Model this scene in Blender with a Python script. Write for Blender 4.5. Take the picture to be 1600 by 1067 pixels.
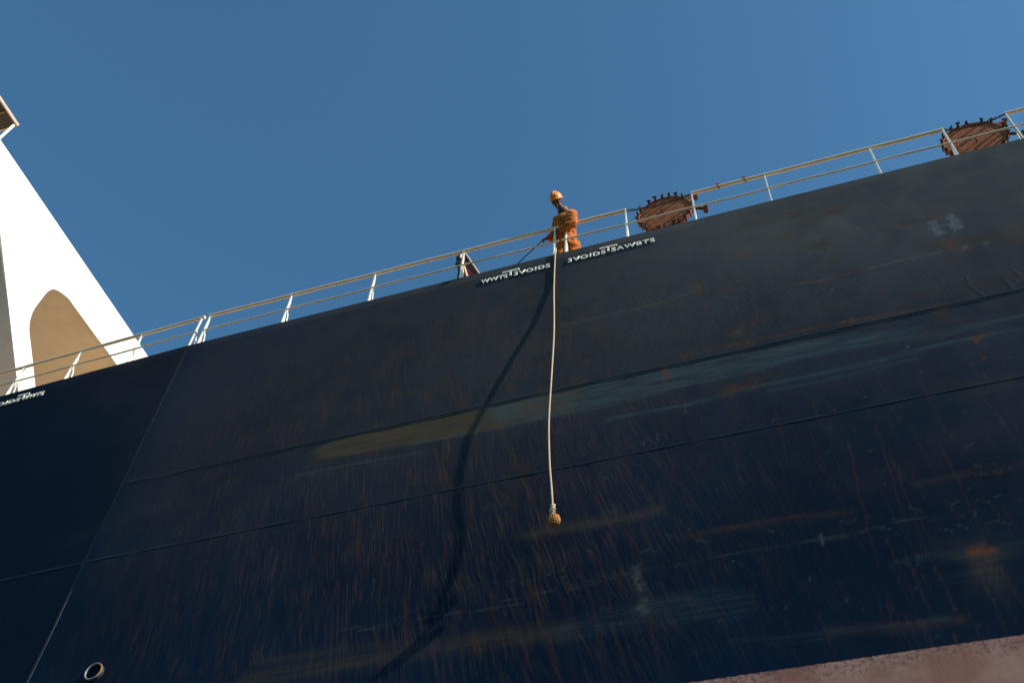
import bpy, bmesh, math, random
import numpy as np
from mathutils import Vector, Matrix, Quaternion

for o in list(bpy.data.objects):
    bpy.data.objects.remove(o, do_unlink=True)
scene = bpy.context.scene
COL = scene.collection
random.seed(7)
rng = np.random.default_rng(7)

# ------------------------------------------------------------------ camera
# rows: the world axes X (along the hull), Y (inboard), Z (up) seen in camera axes
RX = Vector((0.94824057, 0.21793859, 0.23096017))
RY = Vector((0.31336337, -0.75995081, -0.56945427))
RZ = Vector((0.05141231, 0.6123541, -0.78891015))
CAM = Matrix((RX, RY, RZ))
FPX = 1620.0
cam_data = bpy.data.cameras.new("camera")
cam_data.sensor_width = 36.0
cam_data.sensor_fit = 'HORIZONTAL'
cam_data.lens = 36.0 * FPX / 1600.0
cam_data.clip_start = 0.05
cam_data.clip_end = 20000.0
cam = bpy.data.objects.new("camera", cam_data)
COL.objects.link(cam)
cam.matrix_world = CAM.to_4x4()
scene.camera = cam

# ------------------------------------------------------------------ light
G = math.radians(8.3)                       # the sun grazes the ship's side
SUN = Vector((math.cos(G) * math.cos(math.radians(36)), -math.sin(G), math.cos(G) * math.sin(math.radians(36)))).normalized()
SUN_EL = math.asin(SUN.z)
SUN_ROT = math.atan2(SUN.x, SUN.y)
world = bpy.data.worlds.new("World")
scene.world = world
world.use_nodes = True
wn = world.node_tree
sky = wn.nodes.new('ShaderNodeTexSky')
sky.sky_type = 'NISHITA'
sky.sun_disc = False
sky.sun_elevation = SUN_EL
sky.sun_rotation = SUN_ROT
sky.altitude = 0.0
sky.air_density = 1.0
sky.dust_density = 0.6
sky.ozone_density = 1.6
tint = wn.nodes.new('ShaderNodeMix')
tint.data_type = 'RGBA'
tint.blend_type = 'MULTIPLY'
tint.inputs[0].default_value = 1.0
tint.inputs[7].default_value = (0.575, 1.0, 1.10, 1)
wn.links.new(sky.outputs[0], tint.inputs[6])
wn.links.new(tint.outputs[2], wn.nodes['Background'].inputs[0])
wn.nodes['Background'].inputs[1].default_value = 0.102

sun_data = bpy.data.lights.new("sun", 'SUN')
sun_data.energy = 5.0
sun_data.angle = math.radians(0.5)
sun_data.color = (1.0, 0.90, 0.76)
sun = bpy.data.objects.new("sun", sun_data)
COL.objects.link(sun)
sun.rotation_euler = SUN.to_track_quat('Z', 'Y').to_euler()
sun.location = (30, -10, 60)

scene.view_settings.view_transform = 'Standard'
scene.view_settings.look = 'None'
scene.view_settings.exposure = 0.5
scene.view_settings.gamma = 1.0

# The place is laid out in units of 0.82 m and brought to metres at the end.
UNIT = 0.82

# ------------------------------------------------------------------ helpers
def at(px, py, Y):
    """point on the plane y = Y (ship's side is y = 12) that the photograph shows at px, py"""
    c = Vector((px - 800.0, 533.5 - py, -FPX))
    w = CAM @ c
    return w * (Y / w.y)

def at_x(px, py, X):
    c = Vector((px - 800.0, 533.5 - py, -FPX))
    w = CAM @ c
    return w * (X / w.x)

def link_mesh(name, me, mat=None, parent=None, loc=None):
    o = bpy.data.objects.new(name, me)
    COL.objects.link(o)
    if mat is not None and len(me.materials) == 0:
        me.materials.append(mat)
    if parent is not None:
        o.parent = parent
    if loc is not None:
        o.location = loc
    return o

def obj(name, bm, mat=None, parent=None, smooth=False, origin=None):
    bmesh.ops.recalc_face_normals(bm, faces=bm.faces[:])
    if origin is not None:
        bmesh.ops.translate(bm, verts=bm.verts[:], vec=-Vector(origin))
    me = bpy.data.meshes.new(name)
    bm.to_mesh(me)
    bm.free()
    if smooth:
        for p in me.polygons:
            p.use_smooth = True
        try:
            me.set_sharp_from_angle(angle=math.radians(42))
        except Exception:
            pass
    o = link_mesh(name, me, mat, parent)
    if origin is not None:
        o.location = origin
    return o

def tag(o, label=None, cat=None, group=None, kind=None):
    if label: o['label'] = label
    if cat: o['category'] = cat
    if group: o['group'] = group
    if kind: o['kind'] = kind
    return o

def empty(name, loc=(0, 0, 0), label=None, cat=None, group=None):
    o = bpy.data.objects.new(name, None)
    o.empty_display_size = 0.3
    COL.objects.link(o)
    o.location = loc
    return tag(o, label, cat, group)

def frame_of(d):
    d = Vector(d).normalized()
    a = Vector((0, 0, 1)) if abs(d.z) < 0.9 else Vector((1, 0, 0))
    u = d.cross(a).normalized()
    v = d.cross(u).normalized()
    return u, v

def tube(bm, pts, r, seg=10, cap=True, closed=False):
    pts = [Vector(p) for p in pts]
    n = len(pts)
    rs = r if isinstance(r, (list, tuple)) else [r] * n
    rings = []
    u = None
    for i, p in enumerate(pts):
        if closed:
            d = pts[(i + 1) % n] - pts[i - 1]
        else:
            d = pts[min(i + 1, n - 1)] - pts[max(i - 1, 0)]
        d.normalize()
        if u is None:
            u, v = frame_of(d)
        else:
            u = (u - d * u.dot(d)).normalized()
            v = d.cross(u).normalized()
        rings.append([bm.verts.new(p + (u * math.cos(2 * math.pi * k / seg) + v * math.sin(2 * math.pi * k / seg)) * rs[i]) for k in range(seg)])
    m = n if closed else n - 1
    for i in range(m):
        a, b = rings[i], rings[(i + 1) % n]
        for k in range(seg):
            try:
                bm.faces.new((a[k], a[(k + 1) % seg], b[(k + 1) % seg], b[k]))
            except ValueError:
                pass
    if cap and not closed:
        bm.faces.new(rings[0][::-1])
        bm.faces.new(rings[-1])

def box(bm, lo, hi, bevel=0.0):
    lo, hi = Vector(lo), Vector(hi)
    vs = [bm.verts.new((x, y, z)) for x in (lo.x, hi.x) for y in (lo.y, hi.y) for z in (lo.z, hi.z)]
    fs = []
    for q in ((0, 1, 3, 2), (4, 6, 7, 5), (0, 4, 5, 1), (2, 3, 7, 6), (0, 2, 6, 4), (1, 5, 7, 3)):
        fs.append(bm.faces.new([vs[i] for i in q]))
    if bevel > 0:
        es = list({e for f in fs for e in f.edges})
        bmesh.ops.bevel(bm, geom=es, offset=bevel, segments=2, affect='EDGES', profile=0.5)

def prism(bm, poly, off):
    """poly: 3-D points of one flat face, extruded by off"""
    off = Vector(off)
    a = [bm.verts.new(Vector(p)) for p in poly]
    b = [bm.verts.new(Vector(p) + off) for p in poly]
    bm.faces.new(a)
    bm.faces.new(b[::-1])
    n = len(poly)
    for i in range(n):
        bm.faces.new((a[i], a[(i + 1) % n], b[(i + 1) % n], b[i]))

def lathe(bm, prof, axis, centre, seg=40):
    """prof: (along the axis, radius)"""
    axis = Vector(axis).normalized()
    u, v = frame_of(axis)
    rings = []
    for a, r in prof:
        if r < 1e-6:
            rings.append([bm.verts.new(Vector(centre) + axis * a)])
        else:
            rings.append([bm.verts.new(Vector(centre) + axis * a + (u * math.cos(2 * math.pi * k / seg) + v * math.sin(2 * math.pi * k / seg)) * r) for k in range(seg)])
    for A, B in zip(rings[:-1], rings[1:]):
        for k in range(seg):
            k2 = (k + 1) % seg
            if len(A) == 1 and len(B) == 1:
                continue
            if len(A) == 1:
                bm.faces.new((A[0], B[k2], B[k]))
            elif len(B) == 1:
                bm.faces.new((A[k], A[k2], B[0]))
            else:
                bm.faces.new((A[k], A[k2], B[k2], B[k]))

def plate_from_curve(name, outer, holes, thick, to_world, bevel=0.0):
    """flat plate with holes; points are 2-D, to_world maps a 3-D local point"""
    cu = bpy.data.curves.new(name, 'CURVE')
    cu.dimensions = '2D'
    cu.fill_mode = 'BOTH'
    cu.extrude = thick / 2
    for pl in [outer] + holes:
        sp = cu.splines.new('POLY')
        sp.points.add(len(pl) - 1)
        for i, (a, b) in enumerate(pl):
            sp.points[i].co = (a, b, 0, 1)
        sp.use_cyclic_u = True
    tmp = bpy.data.objects.new(name, cu)
    COL.objects.link(tmp)
    dg = bpy.context.evaluated_depsgraph_get()
    me = bpy.data.meshes.new_from_object(tmp.evaluated_get(dg))
    bpy.data.objects.remove(tmp, do_unlink=True)
    bpy.data.curves.remove(cu)
    for v in me.vertices:
        v.co = to_world(v.co)
    me.name = name
    me.materials.clear()
    return me

def smooth_poly(pts, n=6):
    """closed Catmull-Rom"""
    out = []
    m = len(pts)
    for i in range(m):
        p0, p1, p2, p3 = (np.array(pts[(i + k - 1) % m], float) for k in range(4))
        for t in np.linspace(0, 1, n, endpoint=False):
            out.append(tuple(0.5 * (2 * p1 + (p2 - p0) * t + (2 * p0 - 5 * p1 + 4 * p2 - p3) * t * t + (3 * p1 - p0 - 3 * p2 + p3) * t ** 3)))
    return out

def smooth_path(pts, n=8):
    pts = [np.array(p, float) for p in pts]
    P = [2 * pts[0] - pts[1]] + pts + [2 * pts[-1] - pts[-2]]
    out = []
    for i in range(1, len(P) - 2):
        p0, p1, p2, p3 = P[i - 1:i + 3]
        for t in np.linspace(0, 1, n, endpoint=False):
            out.append(0.5 * (2 * p1 + (p2 - p0) * t + (2 * p0 - 5 * p1 + 4 * p2 - p3) * t * t + (3 * p1 - p0 - 3 * p2 + p3) * t ** 3))
    out.append(pts[-1])
    return out

# ------------------------------------------------------------------ materials
class N:
    """tiny node builder"""
    def __init__(self, name):
        self.m = bpy.data.materials.new(name)
        self.m.use_nodes = True
        self.t = self.m.node_tree
        self.b = self.t.nodes['Principled BSDF']
    def new(self, kind, **kw):
        n = self.t.nodes.new(kind)
        for k, v in kw.items():
            setattr(n, k, v)
        return n
    def put(self, sock, v):
        if hasattr(v, 'is_linked') or isinstance(v, bpy.types.NodeSocket):
            self.t.links.new(v, sock)
        elif isinstance(v, (tuple, list)) and len(v) == 3 and sock.type == 'RGBA':
            sock.default_value = (*v, 1)
        else:
            sock.default_value = v
    def coord(self):
        return self.new('ShaderNodeTexCoord').outputs['Object']
    def attr(self, name):
        return self.new('ShaderNodeAttribute', attribute_name=name).outputs['Fac']
    def math(self, op, a, b=0.0, clamp=False):
        n = self.new('ShaderNodeMath', operation=op, use_clamp=clamp)
        self.put(n.inputs[0], a); self.put(n.inputs[1], b)
        return n.outputs[0]
    def comb(self, x, y, z):
        n = self.new('ShaderNodeCombineXYZ')
        self.put(n.inputs[0], x); self.put(n.inputs[1], y); self.put(n.inputs[2], z)
        return n.outputs[0]
    def sep(self, v):
        n = self.new('ShaderNodeSeparateXYZ')
        self.put(n.inputs[0], v)
        return n.outputs
    def noise(self, vec, scale=1.0, detail=4.0, rough=0.55, dist=0.0):
        n = self.new('ShaderNodeTexNoise')
        self.put(n.inputs['Vector'], vec)
        n.inputs['Scale'].default_value = scale
        n.inputs['Detail'].default_value = detail
        n.inputs['Roughness'].default_value = rough
        n.inputs['Distortion'].default_value = dist
        return n.outputs['Fac']
    def ramp(self, f, lo, hi, a=0.0, b=1.0):
        n = self.new('ShaderNodeMapRange')
        n.interpolation_type = 'SMOOTHSTEP'
        self.put(n.inputs['Value'], f)
        n.inputs['From Min'].default_value = lo
        n.inputs['From Max'].default_value = hi
        n.inputs['To Min'].default_value = a
        n.inputs['To Max'].default_value = b
        return n.outputs[0]
    def mix(self, f, a, b):
        n = self.new('ShaderNodeMix', data_type='RGBA')
        self.put(n.inputs[0], f); self.put(n.inputs[6], a); self.put(n.inputs[7], b)
        return n.outputs[2]
    def bump(self, h, strength, dist, normal=None):
        n = self.new('ShaderNodeBump')
        n.inputs['Strength'].default_value = strength
        n.inputs['Distance'].default_value = dist
        self.put(n.inputs['Height'], h)
        if normal is not None:
            self.put(n.inputs['Normal'], normal)
        return n.outputs[0]
    def out(self, color, rough=0.5, normal=None, metal=0.0, spec=0.5):
        self.put(self.b.inputs['Base Color'], color)
        self.put(self.b.inputs['Roughness'], rough)
        self.b.inputs['Metallic'].default_value = metal
        self.b.inputs['Specular IOR Level'].default_value = spec
        if normal is not None:
            self.put(self.b.inputs['Normal'], normal)
        return self.m

def paint(name, base, worn, wear_lo=0.58, wear_hi=0.72, scale=6.0, rough=0.5, bump=0.15, dist=0.004, spec=0.4):
    m = N(name)
    c = m.coord()
    n1 = m.noise(c, scale, 6, 0.65)
    n2 = m.noise(c, scale * 5, 4, 0.6)
    f = m.ramp(m.math('ADD', m.math('MULTIPLY', n1, 0.75), m.math('MULTIPLY', n2, 0.25)), wear_lo, wear_hi)
    tone = m.mix(m.ramp(n1, 0.3, 0.7), tuple(v * 0.86 for v in base), base)
    col = m.mix(f, tone, worn)
    return m.out(col, m.ramp(f, 0, 1, rough, min(1, rough + 0.25)), m.bump(m.math('ADD', n2, m.math('MULTIPLY', f, -0.5)), bump, dist), spec=spec)

def make_hull_material():
    m = N("hull_paint")
    c = m.coord()
    x, y, z = m.sep(c)
    u = m.attr('streak_u')
    warp = m.math('MULTIPLY', m.math('SUBTRACT', m.noise(c, 1.1, 3, 0.5), 0.5), 0.22)
    uw = m.math('ADD', u, warp)
    big = m.noise(c, 0.32, 4, 0.55)
    mid = m.noise(c, 1.7, 5, 0.6)
    fine = m.noise(c, 14.0, 5, 0.6)
    # long rusty hairs running down the plating
    h1 = m.noise(m.comb(m.math('MULTIPLY', uw, 38.0), 0.0, m.math('MULTIPLY', z, 1.25)), 1.0, 3.0, 0.6)
    h2 = m.noise(m.comb(m.math('MULTIPLY', uw, 54.0), 3.7, m.math('MULTIPLY', z, 2.0)), 1.0, 2.5, 0.6)
    h3 = m.noise(m.comb(m.math('MULTIPLY', uw, 58.0), 9.1, m.math('MULTIPLY', z, 3.4)), 1.0, 2.0, 0.55)
    streak = m.math('MULTIPLY', m.attr('streak'), m.ramp(m.noise(m.comb(m.math('MULTIPLY', uw, 2.2), 0.0, m.math('MULTIPLY', z, 0.9)), 1.0, 4, 0.65), 0.30, 0.66, 0.12, 1.0))
    hair1 = m.math('MULTIPLY', m.ramp(h1, 0.50, 0.70), streak)
    hair2 = m.math('MULTIPLY', m.ramp(h2, 0.50, 0.72), m.math('ADD', m.math('MULTIPLY', streak, 0.9), 0.015))
    hair3 = m.math('MULTIPLY', m.ramp(h3, 0.52, 0.74), m.attr('grain'))
    fade_edge_light = m.math('MULTIPLY', m.attr('fade_edge_light'), m.ramp(m.math('ADD', m.math('MULTIPLY', big, 0.5), m.math('MULTIPLY', mid, 0.5)), 0.3, 0.68, 0.62, 1.0))
    col = m.mix(m.ramp(big, 0.35, 0.68), (0.0006, 0.0075, 0.0215), (0.0010, 0.0115, 0.0300))
    col = m.mix(m.math('MULTIPLY', m.ramp(m.noise(c, 5.5, 6, 0.7), 0.56, 0.78), 0.35), col, (0.006, 0.014, 0.027))
    col = m.mix(fade_edge_light, col, (0.078, 0.080, 0.078))
    col = m.mix(m.math('MULTIPLY', m.attr('brown'), m.ramp(mid, 0.3, 0.65, 0.35, 1.0)), col, (0.055, 0.035, 0.021))
    smear0 = m.noise(m.comb(m.math('MULTIPLY', x, 0.8), 8.0, m.math('MULTIPLY', z, 11.0)), 1.0, 5, 0.65)
    col = m.mix(m.math('MULTIPLY', m.attr('olive'), m.ramp(smear0, 0.3, 0.65, 0.35, 1.0)), col, (0.080, 0.060, 0.033))
    smear = m.noise(m.comb(m.math('MULTIPLY', x, 0.9), 5.0, m.math('MULTIPLY', z, 17.0)), 1.0, 4, 0.6)
    col = m.mix(m.math('MULTIPLY', m.attr('teal'), m.ramp(smear, 0.36, 0.64, 0.15, 1.0)), col, (0.050, 0.078, 0.084))
    col = m.mix(m.math('MULTIPLY', hair3, 0.65), col, (0.085, 0.078, 0.068))
    col = m.mix(m.math('MULTIPLY', hair2, 0.70), col, (0.068, 0.043, 0.027))
    col = m.mix(m.math('MULTIPLY', hair1, 0.85), col, (0.088, 0.046, 0.022))
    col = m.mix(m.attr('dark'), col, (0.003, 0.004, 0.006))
    pale = m.math('MULTIPLY', m.attr('pale'), m.ramp(fine, 0.32, 0.6, 0.35, 1.0))
    col = m.mix(pale, col, (0.105, 0.12, 0.12))
    rn = m.noise(c, 22.0, 5, 0.7)
    rust = m.math('MULTIPLY', m.attr('rust'), m.ramp(rn, 0.3, 0.6, 0.4, 1.0))
    col = m.mix(rust, col, (0.135, 0.048, 0.014))
    # salt and dust specks
    sp = m.ramp(m.noise(c, 34.0, 2, 0.5), 0.73, 0.79, 0.0, 0.35)
    col = m.mix(sp, col, (0.10, 0.10, 0.10))
    # boot-top: pink anti-fouling below the line, with the dark paint flaking into it
    edge = m.math('ADD', z, m.math('MULTIPLY', m.math('SUBTRACT', fine, 0.5), 0.05))
    below = m.ramp(edge, 8.185, 8.21, 1.0, 0.0)
    flake = m.math('MULTIPLY', m.ramp(m.noise(c, 15.0, 6, 0.75), 0.47, 0.58), m.ramp(m.math('ADD', z, m.math('MULTIPLY', mid, 0.45)), 8.02, 8.42))
    pink = m.mix(m.ramp(mid, 0.35, 0.65), (0.28, 0.125, 0.092), (0.38, 0.205, 0.16))
    hb = m.noise(m.comb(m.math('MULTIPLY', x, 0.6), 2.0, m.math('MULTIPLY', z, 14.0)), 1.0, 4, 0.6)
    pink = m.mix(m.ramp(hb, 0.5, 0.75, 0.0, 0.6), pink, (0.27, 0.17, 0.15))
    pink = m.mix(m.math('MULTIPLY', flake, 0.6), pink, (0.035, 0.024, 0.045))
    pink = m.mix(rust, pink, (0.20, 0.068, 0.018))
    col = m.mix(below, col, pink)
    rough = m.math('ADD', m.ramp(mid, 0.3, 0.7, 0.5, 0.62), m.math('MULTIPLY', m.math('ADD', fade_edge_light, hair1), 0.15))
    # relief
    hgt = m.math('ADD', m.math('MULTIPLY', h2, 0.6), m.math('ADD', m.math('MULTIPLY', h1, 0.5), m.math('MULTIPLY', fine, 0.25)))
    hgt = m.math('ADD', hgt, m.math('MULTIPLY', m.math('ADD', rust, pale), -0.6))
    nrm = m.bump(m.noise(m.comb(m.math('MULTIPLY', x, 0.75), 1.0, m.math('MULTIPLY', z, 0.42)), 1.0, 2, 0.4), 1.0, 0.02)
    nrm = m.bump(hgt, 1.0, 0.0013, nrm)
    return m.out(col, rough, nrm, spec=0.045)

MAT = {}
MAT['hull'] = make_hull_material()
MAT['weld'] = paint("weld_paint", (0.020, 0.025, 0.034), (0.05, 0.032, 0.02), 0.55, 0.75, 4.0, 0.45)
MAT['seam_shade'] = paint("seam_shade_paint", (0.002, 0.003, 0.005), (0.004, 0.005, 0.006), 0.55, 0.75, 4.0, 0.45)  # near-black that paints in the block seam's shadow line
MAT['letter'] = paint("letter_paint", (0.90, 0.83, 0.68), (0.42, 0.28, 0.17), 0.60, 0.78, 5.0, 0.5)
MAT['rail'] = paint("rail_paint", (0.86, 0.62, 0.38), (0.30, 0.15, 0.07), 0.60, 0.70, 7.0, 0.45)
MAT['post'] = paint("post_paint", (0.88, 0.80, 0.66), (0.38, 0.24, 0.14), 0.63, 0.74, 7.0, 0.45)
MAT['deck'] = paint("deck_paint", (0.64, 0.46, 0.30), (0.52, 0.36, 0.23), 0.5, 0.7, 0.6, 0.6)
MAT['white'] = paint("white_paint", (0.80, 0.79, 0.76), (0.72, 0.69, 0.63), 0.55, 0.75, 0.5, 0.4, 0.05)
MAT['shaded_white'] = paint("shaded_white_paint", (0.76, 0.62, 0.52), (0.66, 0.53, 0.44), 0.5, 0.75, 0.7, 0.5, 0.05)  # white paint with the flange's brownish shade put into its colour
MAT['tan'] = paint("bounce_tinted_ceiling", (0.92, 0.70, 0.44), (0.86, 0.64, 0.40), 0.5, 0.7, 0.8, 0.55, 0.05)  # white ceiling with warm light bounced off the deck put into its colour
MAT['groove'] = paint("seam_line_paint", (0.62, 0.60, 0.56), (0.5, 0.47, 0.42), 0.5, 0.7, 2.0, 0.6)
MAT['grating'] = paint("dark_grating_paint", (0.035, 0.032, 0.024), (0.05, 0.03, 0.02), 0.5, 0.7, 3.0, 0.6)
MAT['brown'] = paint("brown_edge_paint", (0.50, 0.37, 0.31), (0.24, 0.12, 0.08), 0.5, 0.7, 5.0, 0.5)
MAT['rust'] = paint("rusted_steel", (0.36, 0.110, 0.045), (0.18, 0.054, 0.023), 0.48, 0.62, 7.0, 0.8, 0.5, 0.006, 0.2)
MAT['dog'] = paint("dark_rusted_clamp", (0.075, 0.032, 0.020), (0.16, 0.06, 0.03), 0.5, 0.65, 14.0, 0.75, 0.4, 0.006, 0.25)
MAT['chain'] = paint("dark_chain", (0.065, 0.04, 0.032), (0.17, 0.07, 0.035), 0.5, 0.65, 20.0, 0.7, 0.3, 0.003, 0.3)
MAT['red'] = paint("dark_red_paint", (0.10, 0.012, 0.010), (0.06, 0.012, 0.01), 0.5, 0.7, 4.0, 0.5)
MAT['black'] = paint("black_paint", (0.015, 0.012, 0.012), (0.05, 0.025, 0.02), 0.5, 0.7, 8.0, 0.5)
MAT['hat'] = paint("orange_helmet_plastic", (0.84, 0.235, 0.022), (0.70, 0.19, 0.03), 0.55, 0.8, 12.0, 0.42, 0.03, 0.002, 0.3)
MAT['tape'] = paint("reflective_tape", (0.42, 0.36, 0.30), (0.35, 0.28, 0.2), 0.5, 0.7, 20.0, 0.35)
MAT['collar'] = paint("dark_shirt_cloth", (0.012, 0.016, 0.022), (0.02, 0.024, 0.03), 0.5, 0.7, 20.0, 0.85)
MAT['glove'] = paint("dark_glove", (0.03, 0.020, 0.016), (0.05, 0.03, 0.02), 0.5, 0.7, 22.0, 0.75)
MAT['skin'] = paint("dark_skin", (0.11, 0.050, 0.030), (0.060, 0.028, 0.017), 0.5, 0.7, 16.0, 0.55, 0.1, 0.003, 0.35)

def cloth_mat():
    m = N("orange_coverall_cloth")
    c = m.coord()
    n = m.noise(c, 6.0, 5, 0.65, 0.8)
    w = m.noise(c, 6.5, 2, 0.5, 0.4)
    f = m.noise(c, 90.0, 2, 0.5)
    col = m.mix(m.ramp(n, 0.35, 0.7), (0.38, 0.090, 0.013), (0.56, 0.150, 0.024))
    col = m.mix(m.ramp(m.noise(c, 16.0, 4, 0.7), 0.50, 0.72, 0.0, 0.75), col, (0.17, 0.05, 0.016))
    nr = m.bump(w, 0.7, 0.03)
    nr = m.bump(f, 0.3, 0.003, nr)
    return m.out(col, 0.85, nr, spec=0.2)
MAT['cloth'] = cloth_mat()

def rope_mat():
    m = N("braided_rope")
    c = m.coord()
    x, y, z = m.sep(c)
    w = m.new('ShaderNodeTexWave', wave_type='BANDS', bands_direction='DIAGONAL')
    m.put(w.inputs['Vector'], c)
    w.inputs['Scale'].default_value = 14.0
    w.inputs['Distortion'].default_value = 1.0
    n = m.noise(c, 9.0, 4, 0.6)
    col = m.mix(m.ramp(n, 0.35, 0.7), (0.50, 0.36, 0.23), (0.60, 0.46, 0.32))
    col = m.mix(m.math('MULTIPLY', w.outputs['Fac'], 0.35), col, (0.34, 0.24, 0.15))
    return m.out(col, 0.85, m.bump(w.outputs['Fac'], 0.6, 0.006), spec=0.2)
MAT['rope'] = rope_mat()
MAT['fist'] = paint("worn_rope_ball", (0.52, 0.23, 0.065), (0.28, 0.11, 0.035), 0.5, 0.68, 9.0, 0.85, 0.5, 0.006, 0.2)
MAT['dark_rope'] = paint("dark_line", (0.02, 0.02, 0.024), (0.04, 0.035, 0.03), 0.5, 0.7, 12.0, 0.8)

def sea_mat():
    m = N("sea_water")
    c = m.coord()
    n = m.noise(c, 0.6, 5, 0.6)
    n2 = m.noise(c, 0.08, 3, 0.5)
    return m.out((0.012, 0.035, 0.05), 0.12, m.bump(m.math('ADD', n, m.math('MULTIPLY', n2, 2.0)), 0.6, 0.4), spec=0.5)
MAT['sea'] = sea_mat()

# ------------------------------------------------------------------ sea
bm = bmesh.new()
bmesh.ops.create_grid(bm, x_segments=8, y_segments=8, size=6000.0)
sea = obj("sea", bm, MAT['sea'])
sea.location = (0, 0, -2.0)
tag(sea, kind='structure')

# ------------------------------------------------------------------ ship
TOP = 19.5
ship = empty("ship", (0, 12, 0), "huge dark navy ship with rust-streaked hull side and white bridge wing", "ship")

def hull_y(x, z):
    """the plating turns slightly away aft of the block seam; the sheer edge tips in"""
    x = np.asarray(x, float); z = np.asarray(z, float)
    s = np.clip(-13.3 - x, 0, None)
    g = np.where(s > 0, 0.022 * s, 0.0)
    g = g + np.clip(z - 19.27, 0, None) * 0.03
    return 12.0 + g

# ---- the marks the plating carries, on the ship's side (x, z)
gx = np.concatenate([np.arange(-75, -20, 1.0), np.arange(-19.6, 7.2, 0.026), np.arange(7.5, 75, 1.0)])
gz = np.concatenate([np.arange(-4, 7.0, 0.5), np.arange(7.2, 19.26, 0.036), np.array([19.27, 19.35, 19.43, 19.48, TOP])])
nx, nz = len(gx), len(gz)
X, Z = np.meshgrid(gx, gz)
CH = {k: np.zeros_like(X) for k in ('rust', 'pale', 'teal', 'olive', 'brown', 'dark')}

def hp(p):
    v = at(p[0], p[1], 12.0)
    return np.array([v.x, v.z])

def stroke(ch, pts, width, strength=1.0, soft=1.0, jitter=0.0, px=True, taper=False):
    P = [hp(p) for p in pts] if px else [np.array(p, float) for p in pts]
    if jitter > 0:
        Q = [P[0]]
        for a, b in zip(P[:-1], P[1:]):
            n = max(1, int(np.hypot(*(b - a)) / 0.16))
            for i in range(1, n + 1):
                Q.append(a + (b - a) * i / n + np.array([rng.normal(0, jitter), 0]))
        P = Q
    A = CH[ch]
    allp = np.array(P)
    pad = width * 2 + 0.05
    i0, i1 = np.searchsorted(gx, [allp[:, 0].min() - pad, allp[:, 0].max() + pad])
    j0, j1 = np.searchsorted(gz, [allp[:, 1].min() - pad, allp[:, 1].max() + pad])
    if i1 <= i0 or j1 <= j0: return
    x = X[j0:j1, i0:i1]; z = Z[j0:j1, i0:i1]
    best = np.zeros_like(x)
    L = len(P) - 1
    for k in range(L):
        a, b = P[k], P[k + 1]
        d = b - a
        l2 = max(1e-9, d @ d)
        t = np.clip(((x - a[0]) * d[0] + (z - a[1]) * d[1]) / l2, 0, 1)
        r = np.hypot(x - a[0] - t * d[0], z - a[1] - t * d[1])
        w = width
        s = strength
        if taper:
            s = strength * (1 - 0.75 * (k + t) / L)
        best = np.maximum(best, s * np.exp(-(r / w) ** (2 / soft if soft < 1 else 2)))
    A[j0:j1, i0:i1] = np.maximum(A[j0:j1, i0:i1], best)

def blob(ch, p, rx, rz, strength=1.0, sharp=2.0):
    c = hp(p)
    A = CH[ch]
    i0, i1 = np.searchsorted(gx, [c[0] - 3 * rx, c[0] + 3 * rx])
    j0, j1 = np.searchsorted(gz, [c[1] - 3 * rz, c[1] + 3 * rz])
    if i1 <= i0 or j1 <= j0: return
    x = X[j0:j1, i0:i1]; z = Z[j0:j1, i0:i1]
    r = np.hypot((x - c[0]) / rx, (z - c[1]) / rz)
    ang = np.arctan2(z - c[1], x - c[0])
    ph = rng.uniform(0, 6.28, 3)
    r = r * (1 + 0.22 * np.sin(3 * ang + ph[0]) + 0.16 * np.sin(5 * ang + ph[1]) + 0.1 * np.sin(9 * ang + ph[2]))
    A[j0:j1, i0:i1] = np.maximum(A[j0:j1, i0:i1], strength * np.exp(-r ** sharp))

def fill(ch, pts, strength=1.0, soft=0.05, px=True):
    """soft-edged polygon"""
    P = np.array([hp(p) for p in pts])
    pad = soft * 3
    i0, i1 = np.searchsorted(gx, [P[:, 0].min() - pad, P[:, 0].max() + pad])
    j0, j1 = np.searchsorted(gz, [P[:, 1].min() - pad, P[:, 1].max() + pad])
    x = X[j0:j1, i0:i1]; z = Z[j0:j1, i0:i1]
    inside = np.zeros(x.shape, bool)
    dist = np.full(x.shape, 1e9)
    n = len(P)
    for k in range(n):
        a, b = P[k], P[(k + 1) % n]
        cond = ((a[1] > z) != (b[1] > z))
        xi = (b[0] - a[0]) * (z - a[1]) / (b[1] - a[1] + 1e-12) + a[0]
        inside ^= cond & (x < xi)
        d = b - a
        t = np.clip(((x - a[0]) * d[0] + (z - a[1]) * d[1]) / max(1e-9, d @ d), 0, 1)
        dist = np.minimum(dist, np.hypot(x - a[0] - t * d[0], z - a[1] - t * d[1]))
    sd = np.where(inside, dist, -dist)
    f = np.clip(sd / soft * 0.5 + 0.5, 0, 1)
    f = f * f * (3 - 2 * f) * strength
    CH[ch][j0:j1, i0:i1] = np.maximum(CH[ch][j0:j1, i0:i1], f)

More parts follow.
